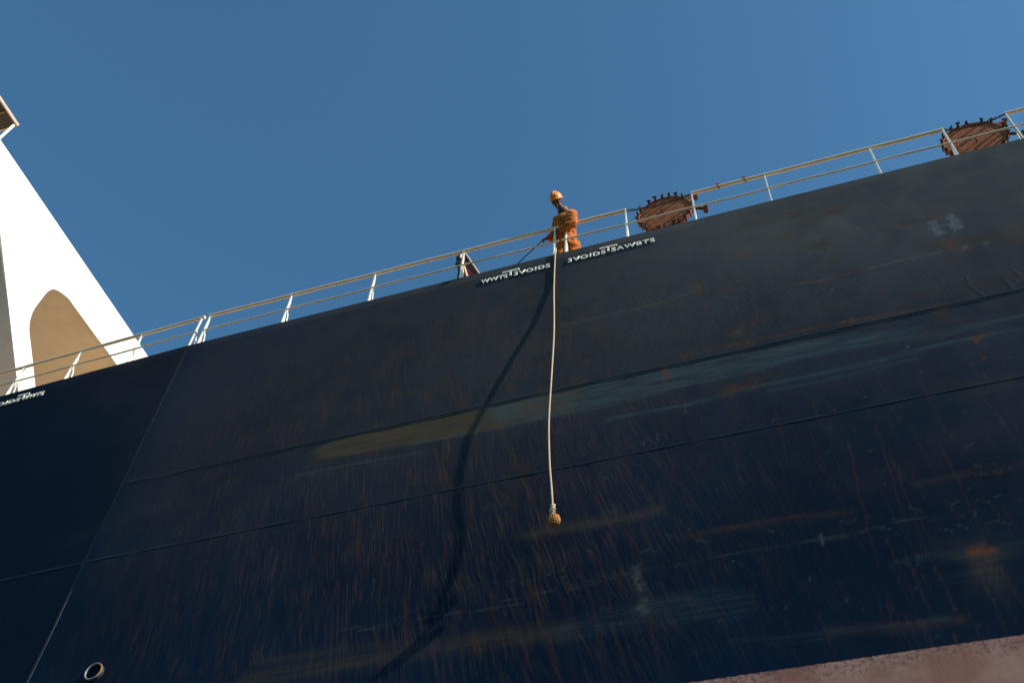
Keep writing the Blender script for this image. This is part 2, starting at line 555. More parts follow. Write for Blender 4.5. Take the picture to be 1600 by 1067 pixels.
# fender rub under the upper seam
fill('olive', [(487, 706), (520, 686), (600, 668), (700, 646), (800, 624), (900, 602), (900, 640), (800, 664), (700, 684), (600, 700), (510, 715)], 0.85, 0.09)
fill('teal', [(760, 636), (860, 614), (960, 592), (1080, 566), (1180, 548), (1330, 522), (1450, 510), (1330, 545), (1230, 568), (1110, 590), (1000, 622), (880, 648), (780, 664)], 0.75, 0.07)
stroke('teal', [(640, 694), (760, 672), (880, 648), (1000, 622), (1090, 597)], 0.026, 1.0)
stroke('teal', [(950, 655), (1080, 630), (1200, 600), (1300, 580), (1400, 556), (1480, 536), (1600, 514)], 0.05, 0.7)
stroke('teal', [(1090, 597), (1230, 565), (1360, 535), (1480, 520), (1600, 492)], 0.07, 0.6)
stroke('teal', [(1200, 612), (1330, 585), (1430, 560)], 0.04, 0.5)
stroke('pale', [(465, 742), (540, 727), (610, 715), (665, 705)], 0.025, 0.28)
stroke('brown', [(470, 745), (610, 722), (700, 700)], 0.05, 0.35)
stroke('olive', [(500, 714), (560, 706), (620, 696), (700, 683), (780, 668)], 0.03, 1.0)
stroke('brown', [(540, 690), (640, 672), (740, 650)], 0.10, 0.8)
# scrapes above the seam
stroke('pale', [(876, 509), (920, 499), (965, 488), (1000, 481), (1030, 473), (1075, 460)], 0.03, 0.30)
stroke('brown', [(880, 509), (945, 492), (1000, 481), (1080, 462), (1190, 440)], 0.06, 0.6)
stroke('brown', [(1235, 448), (1340, 428), (1410, 412)], 0.05, 0.6)
stroke('pale', [(1240, 445), (1275, 440), (1300, 434)], 0.018, 0.4, jitter=0.02)
stroke('pale', [(1356, 420), (1385, 414), (1400, 408), (1440, 400), (1470, 394)], 0.016, 0.75, jitter=0.012)
stroke('rust', [(1240, 446), (1300, 435), (1420, 402), (1490, 390)], 0.02, 0.35, jitter=0.03)
stroke('brown', [(1440, 384), (1500, 380), (1600, 370)], 0.16, 0.55)
stroke('brown', [(1210, 375), (1245, 368), (1290, 320)], 0.12, 0.4)
stroke('brown', [(1470, 458), (1560, 440), (1600, 430)], 0.18, 0.35)
for p in [(1458, 349), (1461, 357), (1467, 363), (1487, 340), (1492, 347), (1497, 354), (1490, 352)]:
    blob('pale', p, 0.085, 0.115, 1.0, 6)
for p, r in [((1541, 380), 0.05), ((1508, 386), 0.06), ((1418, 541), 0.03), ((1300, 452), 0.03), ((1310, 340), 0.02)]:
    blob('pale', p, r, r, 0.6, 3)
for p, rx, rz in [((1483, 378), 0.09, 0.10), ((1487, 386), 0.05, 0.12), ((1508, 388), 0.06, 0.09), ((1092, 447), 0.06, 0.10), ((1094, 454), 0.04, 0.10), ((1163, 398), 0.06, 0.10), ((1165, 404), 0.03, 0.15),
                  ((1140, 541), 0.05, 0.06), ((1155, 540), 0.04, 0.07), ((1168, 536), 0.05, 0.08), ((1176, 536), 0.05, 0.06), ((1318, 503), 0.05, 0.07), ((1332, 501), 0.06, 0.09), ((1410, 487), 0.03, 0.07), ((1468, 483), 0.13, 0.06), ((1525, 528), 0.14, 0.05), ((1527, 532), 0.05, 0.09),
                  ((1039, 573), 0.05, 0.06), ((1040, 585), 0.06, 0.25), ((1300, 326), 0.09, 0.05), ((1232, 370), 0.07, 0.05), ((1495, 316), 0.04, 0.03)]:
    blob('rust', p, rx * 0.75, rz * 0.75, 0.8, 2.0)
blob('pale', (1150, 520), 0.12, 0.08, 0.22); blob('brown', (1148, 522), 0.28, 0.16, 0.7)
blob('brown', (1390, 465), 0.35, 0.2, 0.5); blob('brown', (1550, 605), 0.5, 0.3, 0.4); blob('brown', (1150, 607), 0.35, 0.15, 0.6); blob('rust', (1150, 607), 0.2, 0.08, 0.35)
blob('brown', (1175, 585), 0.2, 0.4, 0.5); blob('brown', (1480, 500), 0.3, 0.4, 0.5)
stroke('rust', [(1100, 547), (1250, 517), (1400, 488), (1560, 463)], 0.03, 0.38, jitter=0.02)
stroke('rust', [(1060, 556), (1290, 508), (1480, 481)], 0.06, 0.18)
# cracked paint above the seam, right
for pts in ([(1508, 432), (1513, 445), (1522, 456), (1535, 462), (1553, 459)], [(1566, 436), (1576, 446), (1584, 456)], [(1578, 420), (1588, 428), (1600, 440)], [(1586, 440), (1600, 432)]):
    stroke('dark', pts, 0.014, 0.6, jitter=0.04)
    stroke('pale', [(a + 3, b - 1) for a, b in pts], 0.014, 0.35, jitter=0.03)
for _ in range(16):
    blob('brown', (rng.uniform(1120, 1600), rng.uniform(300, 560)), rng.uniform(0.2, 0.7), rng.uniform(0.08, 0.25), rng.uniform(0.25, 0.6))
for _ in range(22):
    blob('rust', (rng.uniform(1080, 1600), rng.uniform(300, 640)), rng.uniform(0.012, 0.035), rng.uniform(0.015, 0.04), rng.uniform(0.4, 0.8))
for p in [(1248, 335), (1262, 350), (1300, 330)]:
    blob('brown', p, 0.30, 0.22, 0.7)
# lower smears
fill('olive', [(800, 838), (860, 818), (940, 806), (960, 796), (975, 803), (1036, 788), (1040, 800), (985, 815), (900, 828), (830, 842)], 0.42, 0.10)
fill('teal', [(870, 975), (960, 948), (1060, 925), (1130, 917), (1175, 922), (1182, 945), (1165, 965), (1100, 972), (1020, 980), (930, 992), (850, 1010)], 0.20, 0.12)
stroke('olive', [(380, 1062), (500, 1042), (620, 1022), (740, 1000), (880, 985)], 0.16, 0.38)
stroke('olive', [(400, 1034), (560, 1012), (640, 1005)], 0.09, 0.25)
stroke('teal', [(110, 845), (160, 825), (205, 806), (250, 792)], 0.14, 0.13)
stroke('teal', [(180, 818), (215, 805), (262, 785)], 0.06, 0.14)
stroke('pale', [(1010, 945), (1040, 938), (1080, 934)], 0.04, 0.14)
for p in [(992, 889), (996, 897), (994, 905), (1000, 914), (1001, 920), (1003, 946), (1008, 954), (998, 950), (1007, 938)]:
    blob('pale', p, 0.06, 0.07, 0.42, 2)
stroke('brown', [(1055, 842), (1130, 826), (1240, 810), (1330, 800)], 0.08, 0.28)
stroke('rust', [(1110, 829), (1170, 818), (1240, 806), (1310, 800)], 0.02, 0.16, jitter=0.04)
stroke('brown', [(1430, 755), (1500, 742), (1600, 726)], 0.07, 0.3)
stroke('brown', [(1360, 750), (1420, 720), (1600, 640)], 0.3, 0.16)
stroke('brown', [(1300, 985), (1420, 978), (1500, 968)], 0.08, 0.35)
stroke('teal', [(1140, 1002), (1260, 990), (1400, 975), (1480, 966)], 0.035, 0.22)
stroke('teal', [(1200, 1006), (1300, 997)], 0.02, 0.2)
# long thin scratches
def scratch(pts, w=0.008, s=0.32, j=0.008, ch='pale'):
    stroke(ch, pts, w, s, jitter=j)
scratch([(880, 924), (950, 905), (1000, 890), (1060, 882), (1130, 868), (1240, 850), (1320, 838), (1400, 815), (1500, 800), (1600, 782)], 0.011, 0.22)
scratch([(560, 985), (640, 970), (700, 958), (760, 952), (820, 941)], 0.011, 0.22)
scratch([(520, 985), (600, 975), (640, 955), (690, 948)], 0.011, 0.2)
scratch([(780, 940), (880, 918), (960, 895), (1000, 888)], 0.010, 0.2)
scratch([(755, 910), (830, 905), (880, 890)], 0.01, 0.18)
scratch([(1250, 848), (1300, 838), (1330, 832)], 0.012, 0.3)
for pts in ([(1001, 863), (1010, 858), (1020, 859), (1028, 863)], [(1088, 845), (1098, 844), (1109, 848)], [(1144, 877), (1156, 879), (1160, 884)], [(1020, 838), (1028, 833)], [(1040, 834), (1050, 838)],
            [(1460, 829), (1472, 826), (1488, 829)], [(1487, 821), (1500, 820), (1515, 826)], [(1540, 816), (1558, 813), (1580, 818)], [(1350, 826), (1365, 823), (1395, 827)], [(1420, 792), (1440, 798)], [(1450, 812), (1480, 806)], [(1525, 780), (1545, 784)],
            [(1312, 813), (1325, 816)], [(1330, 816), (1336, 810)], [(1500, 805), (1510, 808)], [(1522, 808), (1525, 800)], [(1485, 790), (1497, 782)], [(1555, 776), (1568, 772)], [(1505, 700), (1520, 692)], [(1200, 828), (1212, 831)]):
    stroke('pale', pts, 0.011, 0.33)
stroke('pale', [(1072, 632), (1070, 640), (1073, 646)], 0.012, 0.5)
stroke('pale', [(1282, 835), (1283, 842), (1286, 850)], 0.02, 0.5)
# round scuffs
for cx, cy, r in [(1527, 731, 7), (1548, 730, 8), (1572, 738, 9), (1527, 744, 6), (1540, 743, 6), (1557, 741, 7), (1362, 706, 5)]:
    for rr in (r, r * 0.55):
        stroke('dark', [(cx + rr * math.cos(a), cy + rr * 0.7 * math.sin(a)) for a in np.linspace(0, 6.28, 14)], 0.010, 0.7)
        stroke('pale', [(cx + 1 + rr * 1.12 * math.cos(a), cy + rr * 0.8 * math.sin(a)) for a in np.linspace(3.3, 6.0, 8)], 0.008, 0.22)
for _ in range(26):
    cx, cy = rng.uniform(1335, 1350) + rng.normal(0, 6), 628 + rng.normal(0, 4)
    stroke('dark', [(cx, cy), (cx + 3, cy + 3)], 0.012, 0.6)
for _ in range(34):
    cx, cy = 1030 + rng.normal(0, 12), 688 + rng.normal(0, 5)
    stroke('dark' if _ % 2 else 'pale', [(cx, cy), (cx + rng.normal(0, 4), cy + 3)], 0.012, 0.35)
# the leaking scupper scar low on the right
stroke('rust', [(1517, 863), (1552, 859)], 0.055, 1.0)
stroke('rust', [(1520, 856), (1536, 852)], 0.05, 0.55, jitter=0.03)
blob('olive', (1535, 875), 0.26, 0.38, 0.4)
blob('teal', (1545, 895), 0.28, 0.4, 0.15)
stroke('teal', [(1480, 868), (1560, 858), (1600, 848)], 0.08, 0.2)
for k in range(7):
    x0 = 1518 + 6 * k
    stroke('rust', [(x0, 864), (x0 + 5, 885), (x0 + 10 + rng.normal(0, 3), 898 + rng.uniform(0, 30))], 0.012, 0.32, jitter=0.02, taper=True)
blob('dark', (1515, 1002), 0.02, 0.02, 0.2)
# rows of scraped flecks
for k in range(12):
    x0 = 1390 + 6.2 * k
    stroke('teal', [(x0, 884 - 1.0 * k + rng.normal(0, 2)), (x0 + 1, 874 - 1.0 * k)], 0.02, rng.uniform(0.15, 0.5))
# rust runs
RUNS = [[(1325, 690), (1335, 735), (1342, 770), (1352, 810), (1360, 845), (1376, 890)], [(1368, 664), (1382, 705), (1394, 745), (1407, 790), (1420, 830)], [(1388, 700), (1405, 740), (1420, 790), (1440, 840)],
        [(1266, 676), (1276, 700)], [(1385, 940), (1394, 972), (1412, 1012)], [(1420, 880), (1436, 915), (1452, 950), (1468, 985)], [(1460, 885), (1480, 920), (1500, 962)], [(1468, 695), (1490, 735), (1515, 790), (1540, 845)],
        [(975, 820), (985, 850), (993, 882)], [(935, 868), (948, 920), (958, 975), (966, 1020), (975, 1064)], [(906, 890), (925, 945), (933, 1000), (944, 1066)], [(1010, 955), (1022, 1000), (1032, 1066)], [(880, 880), (890, 930), (900, 990)],
        [(1270, 625), (1282, 660)], [(1440, 600), (1460, 640), (1485, 690)], [(1545, 630), (1570, 665), (1598, 705)], [(1560, 880), (1580, 915), (1600, 945)], [(1530, 890), (1552, 940), (1572, 990), (1590, 1040)], [(1490, 990), (1505, 1030), (1520, 1066)],
        [(720, 760), (722, 800)], [(1210, 640), (1225, 690), (1232, 730)], [(870, 720), (885, 760)], [(960, 700), (980, 770), (984, 800)]]
for p in RUNS:
    stroke('rust', p, 0.0115, 0.34, jitter=0.011, taper=True)
for _ in range(150):
    px = rng.uniform(480, 1090); py = rng.uniform(640, 1040)
    if px > 880 and rng.random() < 0.45: continue
    a = hp((px, py)); L = rng.uniform(0.4, 1.6)
    t = 0.22 * math.exp(-((a[0] + 3.5) / 5) ** 2) + 0.03
    stroke('rust', [a, a + np.array([t * L * 0.5 + rng.normal(0, 0.03), -L * 0.5]), a + np.array([t * L, -L])], rng.uniform(0.008, 0.016), rng.uniform(0.1, 0.4), jitter=0.006, px=False, taper=True)
for _ in range(90):
    px = rng.uniform(1080, 1600); py = rng.uniform(540, 980)
    a = hp((px, py)); L = rng.uniform(0.3, 1.4)
    stroke('rust', [a, a + np.array([0.12 * L, -L])], 0.010, rng.uniform(0.06, 0.26), jitter=0.006, px=False, taper=True)
for _ in range(160):
    px = rng.uniform(300, 1600); py = rng.uniform(450, 1000)
    blob('pale', (px, py), rng.uniform(0.012, 0.024), rng.uniform(0.012, 0.03), rng.uniform(0.15, 0.45))

def gauss(x, z, cx, cz, sx, sz):
    return np.exp(-((x - cx) / sx) ** 2 - ((z - cz) / sz) ** 2)
sig = lambda t: 1 / (1 + np.exp(-t))
tau = 0.27 * np.exp(-((gx + 1.5) / 6.0) ** 2) + 0.04
CH['streak_u'] = X + tau[None, :] * (Z - 14.0)
streak = 0.95 * gauss(X, Z, -8.0, 12.9, 3.2, 2.4) + 0.75 * gauss(X, Z, -5.2, 11.2, 2.6, 3.0) + 0.6 * gauss(X, Z, -5.0, 15.8, 2.2, 2.2) + 0.35 * gauss(X, Z, -9.5, 16.0, 3.5, 1.8)
plate = sig((X + 12.6) * 2.0) * sig((-1.3 - X) * 1.2) * sig((17.6 - Z) * 1.6) * sig((Z - 8.8) * 1.5)
streak = np.maximum(streak, 1.0 * plate * (0.6 + 0.45 * sig((X + 8.5) * 0.8)))
streak *= sig((X + 13.2) * 12) * 0.9 + 0.1
CH['brown'] = np.maximum(CH['brown'], 0.26 * sig((X + 12.8) * 2.0) * sig((-1.5 - X) * 0.7) * sig((Z - 13.0) * 0.7))
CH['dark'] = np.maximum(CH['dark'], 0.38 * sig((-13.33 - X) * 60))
CH['streak'] = np.clip(streak, 0, 1)
CH['grain'] = np.clip(0.02 + 0.95 * gauss(X, Z, -0.5, 17.0, 6.5, 2.3), 0, 1)
fade_edge_light = 0.92 * sig((Z - 17.2) * 1.1) * sig((X + 0.6) * 0.42) + 0.30 * sig((Z - 14.2) * 0.9) * sig((X + 9.0) * 0.5) + 0.25 * (Z > 19.26) * sig((X + 12) * 0.6)  # last term paints in the light the tipped sheer edge catches
fade_edge_light += 0.5 * gauss(X, Z, 1.2, 18.6, 1.8, 0.7)
fade_edge_light += 0.14 * sig((Z - 12.5) * 0.8) * sig((X + 13.3) * 3)
CH['fade_edge_light'] = np.clip(fade_edge_light, 0, 0.95)

def hull_mesh():
    me = bpy.data.meshes.new("hull")
    Yv = hull_y(X, Z)
    co = np.stack([X, Yv, Z], -1).reshape(-1, 3)
    nv = co.shape[0]
    idx = np.arange(nv).reshape(nz, nx)
    q = np.stack([idx[:-1, :-1], idx[:-1, 1:], idx[1:, 1:], idx[1:, :-1]], -1).reshape(-1, 4)
    # ends, far side
    xa, xb = gx[0], gx[-1]
    ya, yb = float(hull_y(xa, 10)), 12.0
    ex = np.array([[xa, 60, -4], [xb, 60, -4], [xb, 60, TOP], [xa, 60, TOP]], float)
    co2 = np.concatenate([co, ex])
    e = nv + np.arange(4)
    bl, br, tr, tl = idx[0, 0], idx[0, -1], idx[-1, -1], idx[-1, 0]
    extra = np.array([[e[1], e[0], e[3], e[2]], [br, e[1], e[2], tr], [e[0], bl, tl, e[3]]])
    q = np.concatenate([q, extra])
    me.vertices.add(len(co2)); me.vertices.foreach_set('co', co2.astype(np.float32).ravel())
    me.loops.add(q.size); me.loops.foreach_set('vertex_index', q.astype(np.int32).ravel())
    me.polygons.add(len(q))
    me.polygons.foreach_set('loop_start', (np.arange(len(q)) * 4).astype(np.int32))
    me.polygons.foreach_set('loop_total', np.full(len(q), 4, np.int32))
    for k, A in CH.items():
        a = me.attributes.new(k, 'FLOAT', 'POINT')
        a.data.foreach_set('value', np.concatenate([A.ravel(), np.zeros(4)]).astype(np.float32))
    me.update(calc_edges=True)
    me.validate()
    return me
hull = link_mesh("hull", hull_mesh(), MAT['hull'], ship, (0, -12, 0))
for p in hull.data.polygons: pass
ORI = Vector((0, 12, 0))

def ship_part(name, bm_or_me, mat, parent=None, smooth=False):
    """geometry is written in place; the parent chain is undone"""
    if isinstance(bm_or_me, bpy.types.Mesh):
        me = bm_or_me
        o = link_mesh(name, me, mat, parent or ship)
    else:
        o = obj(name, bm_or_me, mat, parent or ship, smooth)
    if parent is None:
        o.location = -ORI
    return o

# weld seams
def wob(x, s, a=0.004):
    return a * math.sin(x * 1.7 + s) + a * 0.6 * math.sin(x * 4.3 + 2 * s)
def hseam(z, x0, x1, r, s):
    b = bmesh.new()
    pts = []
    x = x0
    while x <= x1:
        pts.append((x, float(hull_y(x, z)) + r * 0.25, z + wob(x, s)))
        x += 0.25
    tube(b, pts, [r * (1 + 0.25 * math.sin(i * 1.3 + s)) for i in range(len(pts))], 8)
    ship_part("weld_seam", b, MAT['weld'], hull, True)
hseam(14.80, -13.3, 74, 0.016, 0.3)
hseam(14.735, -13.3, 74, 0.012, 1.9)
hseam(12.71, -74, 74, 0.014, 4.1)
b = bmesh.new()          # block seam: strip painted dark as its shadow, and the bare bead low down
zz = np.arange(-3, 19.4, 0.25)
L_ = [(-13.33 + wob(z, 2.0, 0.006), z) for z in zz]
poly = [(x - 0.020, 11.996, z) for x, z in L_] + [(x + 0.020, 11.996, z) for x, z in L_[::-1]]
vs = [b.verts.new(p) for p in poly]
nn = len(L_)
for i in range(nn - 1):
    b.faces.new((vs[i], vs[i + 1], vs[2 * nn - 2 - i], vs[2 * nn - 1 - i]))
ship_part("block_seam_shade", b, MAT['seam_shade'], hull)
b = bmesh.new()
tube(b, [(-13.30 + wob(z, 2.0, 0.006), 12.004, z) for z in np.arange(-3, 12.6, 0.25)], [0.008] * 60 + [0.006, 0.004, 0.002], 8)
ship_part("weld_seam", b, MAT['weld'], hull, True)
# gunwale bar along the top edge
b = bmesh.new()
box(b, (-74, 12.010, TOP - 0.02), (74.5, 12.06, TOP + 0.012), 0.006)
for v in b.verts:
    v.co.y += float(hull_y(v.co.x, 10)) - 12.0
gw = ship_part("gunwale", b, MAT['weld'], hull)

# overboard pipe low at the left
pc = at(145.5, 1048, 11.93)
b = bmesh.new()
lathe(b, [(-0.02, 0.165), (-0.25, 0.165), (-0.262, 0.160), (-0.262, 0.142), (-0.25, 0.137), (0.10, 0.137), (0.10, 0.0)], (0, 1, 0), (pc.x, 12.2, pc.z), 36)
bmesh.ops.translate(b, verts=b.verts[:], vec=(0, 0, 0))
op = ship_part("overboard_pipe", b, MAT['weld'], hull, True)
op['label'] = "short round overboard pipe with a worn pale rim and rust below"
b = bmesh.new()
ring = [(pc.x + 0.152 * math.cos(a), 11.935, pc.z + 0.152 * math.sin(a)) for a in np.linspace(0, 2 * math.pi, 40, endpoint=False)]
tube(b, ring, 0.016, 8, closed=True)
MAT['rim'] = paint("worn_rim_paint", (0.22, 0.22, 0.22), (0.24, 0.10, 0.045), 0.46, 0.6, 5.0, 0.4)
# the rim is welded to the hull's pipe: a piece of the hull's lower fittings
pr = ship_part("pipe_rim", b, MAT['rim'], hull, True)

# raised lettering
def text_mesh(txt, x0, x1, z0, z1, depth=0.030, y=12.0, track=1.22):
    cu = bpy.data.curves.new("letters", 'FONT')
    cu.body = txt
    cu.size = 1.0
    cu.space_character = track
    cu.offset = 0.010
    cu.extrude = 0.02
    cu.bevel_depth = 0.018
    cu.bevel_resolution = 1
    cu.resolution_u = 4
    t = bpy.data.objects.new("letters", cu)
    COL.objects.link(t)
    dg = bpy.context.evaluated_depsgraph_get()
    me = bpy.data.meshes.new_from_object(t.evaluated_get(dg))
    bpy.data.objects.remove(t, do_unlink=True)
    co = np.array([v.co[:] for v in me.vertices])
    lo, hi = co.min(0), co.max(0)
    n = (co - lo) / (hi - lo)
    for v, q in zip(me.vertices, n):
        xx = x0 + q[0] * (x1 - x0)
        zz = z0 + q[1] * (z1 - z0)
        v.co = (xx, float(hull_y(xx, zz)) + 0.004 - q[2] * depth, zz)
    me.materials.clear()
    return me
LZ0, LZ1 = 19.0, 19.15
def px_x(px, py): return at(px, py, 12.0).x
def lettering(txt, a, bb, label, z0=LZ0, z1=LZ1):
    o = ship_part("lettering", text_mesh(txt, px_x(*a), px_x(*bb), z0, z1), MAT['letter'], hull)
    o['label'] = label
    return o
def tee(a, bb, st, label):
    xa, xb, xs = px_x(*a), px_x(*bb), px_x(*st)
    b = bmesh.new()
    y0 = float(hull_y(xs, 19.2))
    box(b, (xa, y0 - 0.028, 19.215), (xb, y0 + 0.01, 19.258), 0.005)
    box(b, (xs - 0.023, y0 - 0.0275, 19.05), (xs + 0.023, y0 + 0.01, 19.214), 0.005)
    o = ship_part("frame_mark", b, MAT['letter'], hull)
    o['label'] = label
lettering("WWTS", (752.5, 438), (793.5, 428), "raised cream letters WWTS left of the first T mark")
tee((785.6, 424), (812, 417.8), (798, 427), "wide cream T mark between WWTS and 3VOIDS")
lettering("3VOIDS", (803.5, 427), (859.5, 414), "raised cream letters 3VOIDS left of the hanging rope")
lettering("3VOIDS", (887.5, 405), (946, 391.5), "raised cream letters 3VOIDS right of the hanging rope")
tee((937, 387.6), (964, 380.8), (950.5, 391), "wide cream T mark between 3VOIDS and 5AWBTS")
lettering("5AWBTS", (955, 389), (1022.5, 374), "raised cream letters 5AWBTS under the first round cover")
lettering("3VOIDS", (-27, 634), (26, 622), "raised cream letters VOIDS at the far left of the hull")
tee((23.5, 617), (41.5, 612.8), (31, 620), "wide cream T mark at the far left of the hull")
lettering("WWTS", (30, 621), (64, 612.5), "raised cream letters WWTS at the far left of the hull")

# deck
b = bmesh.new()
box(b, (-74, 12.08, TOP - 0.12), (74, 59.9, TOP - 0.04))
for v in b.verts:
    if v.co.y < 13 and v.co.x < -14: v.co.y += 0.022 * (-13.3 - v.co.x)
ship_part("deck", b, MAT['deck'])

# ---- bridge wing: a tall white web plate with an arched opening, seen from ahead
BX = -22.0
def wing_pt(px, py):
    p = at_x(px, py, BX)
    return (p.y, p.z)
WT = 29.57
outer = [(3.0, WT), (26.0, WT), (26.0, 19.47), (18.4, 19.47), (14.41, 23.43), (10.85, 26.99), (9.55, 28.2), (3.0, 28.2)]
hole_px = [(51, 563.5), (46.9, 529.6), (45.7, 512), (47.8, 497.6), (53, 484), (63.8, 469), (72.7, 457.6), (78, 453.5), (83.4, 452), (90.5, 454), (99.4, 460), (108.3, 468), (120, 484), (150, 525), (180, 566)]
hole = [wing_pt(*p) for p in hole_px] + [(19.6, 27.7), (20.2, 27.0), (20.3, 24.0), (20.0, 21.2), (19.2, 20.45), (18.3, 20.6)]
hole = smooth_poly(hole[::-1], 5)
me = plate_from_curve("front_web", outer, [hole], 0.03, lambda c: Vector((BX - 0.015 + c.z, c.x, c.y)))
wing = bpy.data.objects.new("bridge_wing", None); COL.objects.link(wing); wing.parent = ship; wing.location = -ORI
wing['label'] = "white bridge wing reaching out over the ship's side"
def wing_part(name, m, mat, smooth=False):
    if isinstance(m, bpy.types.Mesh):
        return link_mesh(name, m, mat, wing)
    return obj(name, m, mat, wing, smooth)
wing_part("front_web", me, MAT['white'])
RXW = -25.6
b = bmesh.new()          # wing slab: ceiling seen through the arch
box(b, (RXW, 3.0, 28.0), (BX - 0.04, 26.0, WT - 0.02))
wing_part("ceiling_slab", b, MAT['tan'])
b = bmesh.new()          # sloping lower flange, in shade
for (p, q) in (((18.4, 19.47), (9.55, 28.25)),):
    prism(b, [(BX - 0.033, p[0], p[1]), (BX - 0.033, q[0], q[1]), (BX - 0.033, q[0] + 0.08, q[1] + 0.08), (BX - 0.033, p[0] + 0.08, p[1] + 0.08)], (RXW - BX + 0.034, 0, 0))
wing_part("lower_flange", b, MAT['shaded_white'])
b = bmesh.new()          # bead lines of the web's plating
for (zz, y0, y1) in ((28.62, 3.0, 25.9), (27.90, 10.2, 13.45), (24.7, 20.6, 25.5)):
    tube(b, [(BX + 0.004, y0, zz), (BX + 0.004, y1, zz)], 0.010, 6)
wing_part("plate_seam", b, MAT['groove'])
b = bmesh.new()
for (zz, y0, y1) in ((28.0, 4, 26),):
    for xx in (-23.3, -24.5):
        tube(b, [(xx, y0, zz), (xx, y1, zz)], 0.014, 6)
wing_part("ceiling_seam", b, MAT['tan'])
b = bmesh.new()          # house behind
box(b, (-36, 26.02, 19.47), (BX - 0.2, 46, WT - 0.03), 0.02)
wing_part("deckhouse", b, MAT['white'])
# small platform above the wing with its strut
PZ = 30.78
b = bmesh.new()
box(b, (-25.5, 3.2, PZ), (BX - 0.06, 9.0, PZ + 0.05))
pf = wing_part("grating_platform", b, MAT['grating'])
b = bmesh.new()
box(b, (BX - 0.058, 3.15, PZ - 0.03), (BX, 9.06, PZ + 0.10), 0.008)
box(b, (-25.55, 9.002, PZ - 0.03), (BX - 0.06, 9.06, PZ + 0.10), 0.008)
wing_part("platform_edge", b, MAT['brown'])
b = bmesh.new()
for yy in (5.2, 6.7, 8.45):
    box(b, (-25.4, yy, PZ - 0.10), (BX - 0.10, yy + 0.05, PZ - 0.003))
box(b, (-22.85, 3.3, PZ - 0.13), (-22.78, 8.40, PZ - 0.101))
MAT['beam'] = paint('beam_paint', (0.20, 0.15, 0.10), (0.10, 0.06, 0.04), 0.5, 0.7, 4.0, 0.6)
wing_part("platform_beam", b, MAT['beam'])
b = bmesh.new()
sa = at_x(22.5, 195, -22.10)
sb = at_x(-6, 221, -22.0); sb = sb * (WT / sb.z)
tube(b, [sa + (sa - sb).normalized() * 0.04, sb], 0.05, 10)
wing_part("platform_strut", b, MAT['post'], True)

# ------------------------------------------------------------------ railings
RY0 = 12.05
RZT, RZM = 20.71, 20.06
POSTS_A = [px_ for px_ in ()]
def base_x(px, py): return at(px, py, RY0).x
posts = {
    'aft': [base_x(5, 613), base_x(99, 588), base_x(200, 561), base_x(297, 537)],
    'mid': [base_x(311, 533), base_x(443, 498), base_x(577, 466), base_x(720, 428), base_x(866, 394)],
    'fore': [base_x(884, 388), base_x(980, 366), base_x(1087, 340), base_x(1205, 310), base_x(1376, 269), base_x(1495.7, 240.5), base_x(1597, 214)],
}
dx = posts['aft'][1] - posts['aft'][0]
for k in range(1, 9):
    posts['aft'].insert(0, posts['aft'][0] - dx)
for k in range(1, 10):
    posts['fore'].append(posts['fore'][-1] + 1.55)
def ry(x):
    return RY0 + float(hull_y(x, 10)) - 12.0

def post_bm(x, brace=True):
    b = bmesh.new()
    y = ry(x)
    w = 0.015
    prism(b, [(x - w, y - 0.03, RZT + 0.02), (x - w, y + 0.03, RZT + 0.02), (x - w, y + 0.035, RZM), (x - w, y + 0.05, TOP - 0.06), (x - w, y - 0.035, TOP - 0.06), (x - w, y - 0.033, RZM)], (2 * w, 0, 0))
    if brace:
        tube(b, [(x, y + 0.03, RZM - 0.02), (x, y + 0.075, RZM - 0.05), (x, y + 0.11, RZM - 0.16), (x, y + 0.17, TOP - 0.06)], 0.017, 8)
    return b

def railing(name, xs, x0, x1, label, gaps=(), mid_gap=()):
    t = empty(name, (xs[len(xs) // 2], RY0, TOP - 0.04), label, "railing", "white railing sections along the deck edge")
    org = Vector(t.location)
    def part(nm, bm_, mat, smooth=False):
        bmesh.ops.translate(bm_, verts=bm_.verts[:], vec=-org)
        return obj(nm, bm_, mat, t, smooth)
    for x in xs:
        part("post", post_bm(x), MAT['post'])
    cuts = [x0] + [g for gp in gaps for g in gp] + [x1]
    for a, c in zip(cuts[::2], cuts[1::2]):
        n = max(2, int((c - a) / 0.8))
        pts = [(a + (c - a) * i / n, ry(a + (c - a) * i / n), RZT - 0.02 + 0.008 * math.sin(i * 2.1)) for i in range(n + 1)]
        b_ = bmesh.new(); tube(b_, pts, 0.042, 12); part("top_rail", b_, MAT['rail'], True)
    n = int((x1 - x0) / 0.5) + 2
    pts = [(x0 + (x1 - x0) * i / n, ry(x0 + (x1 - x0) * i / n) - 0.02, RZM + 0.010 * math.sin(i * 1.3)) for i in range(n + 1)]
    b_ = bmesh.new(); tube(b_, pts, 0.022, 10); part("mid_rail", b_, MAT['rail'], True)
    return t, part
railing("railing", posts['aft'], posts['aft'][0] - 0.3, posts['aft'][-1] + 0.07, "white railing section in front of the white bridge wing")
railing("railing", posts['mid'], posts['mid'][0] - 0.05, posts['mid'][-1] + 0.10, "white railing section between the hull's vertical seam and the worker")
f = posts['fore']
fr, fpart = railing("railing", f, f[0] - 0.10, f[-1] + 0.4, "white railing section right of the worker, with two chained gaps", gaps=((f[1], f[2]), (f[5], f[6])))
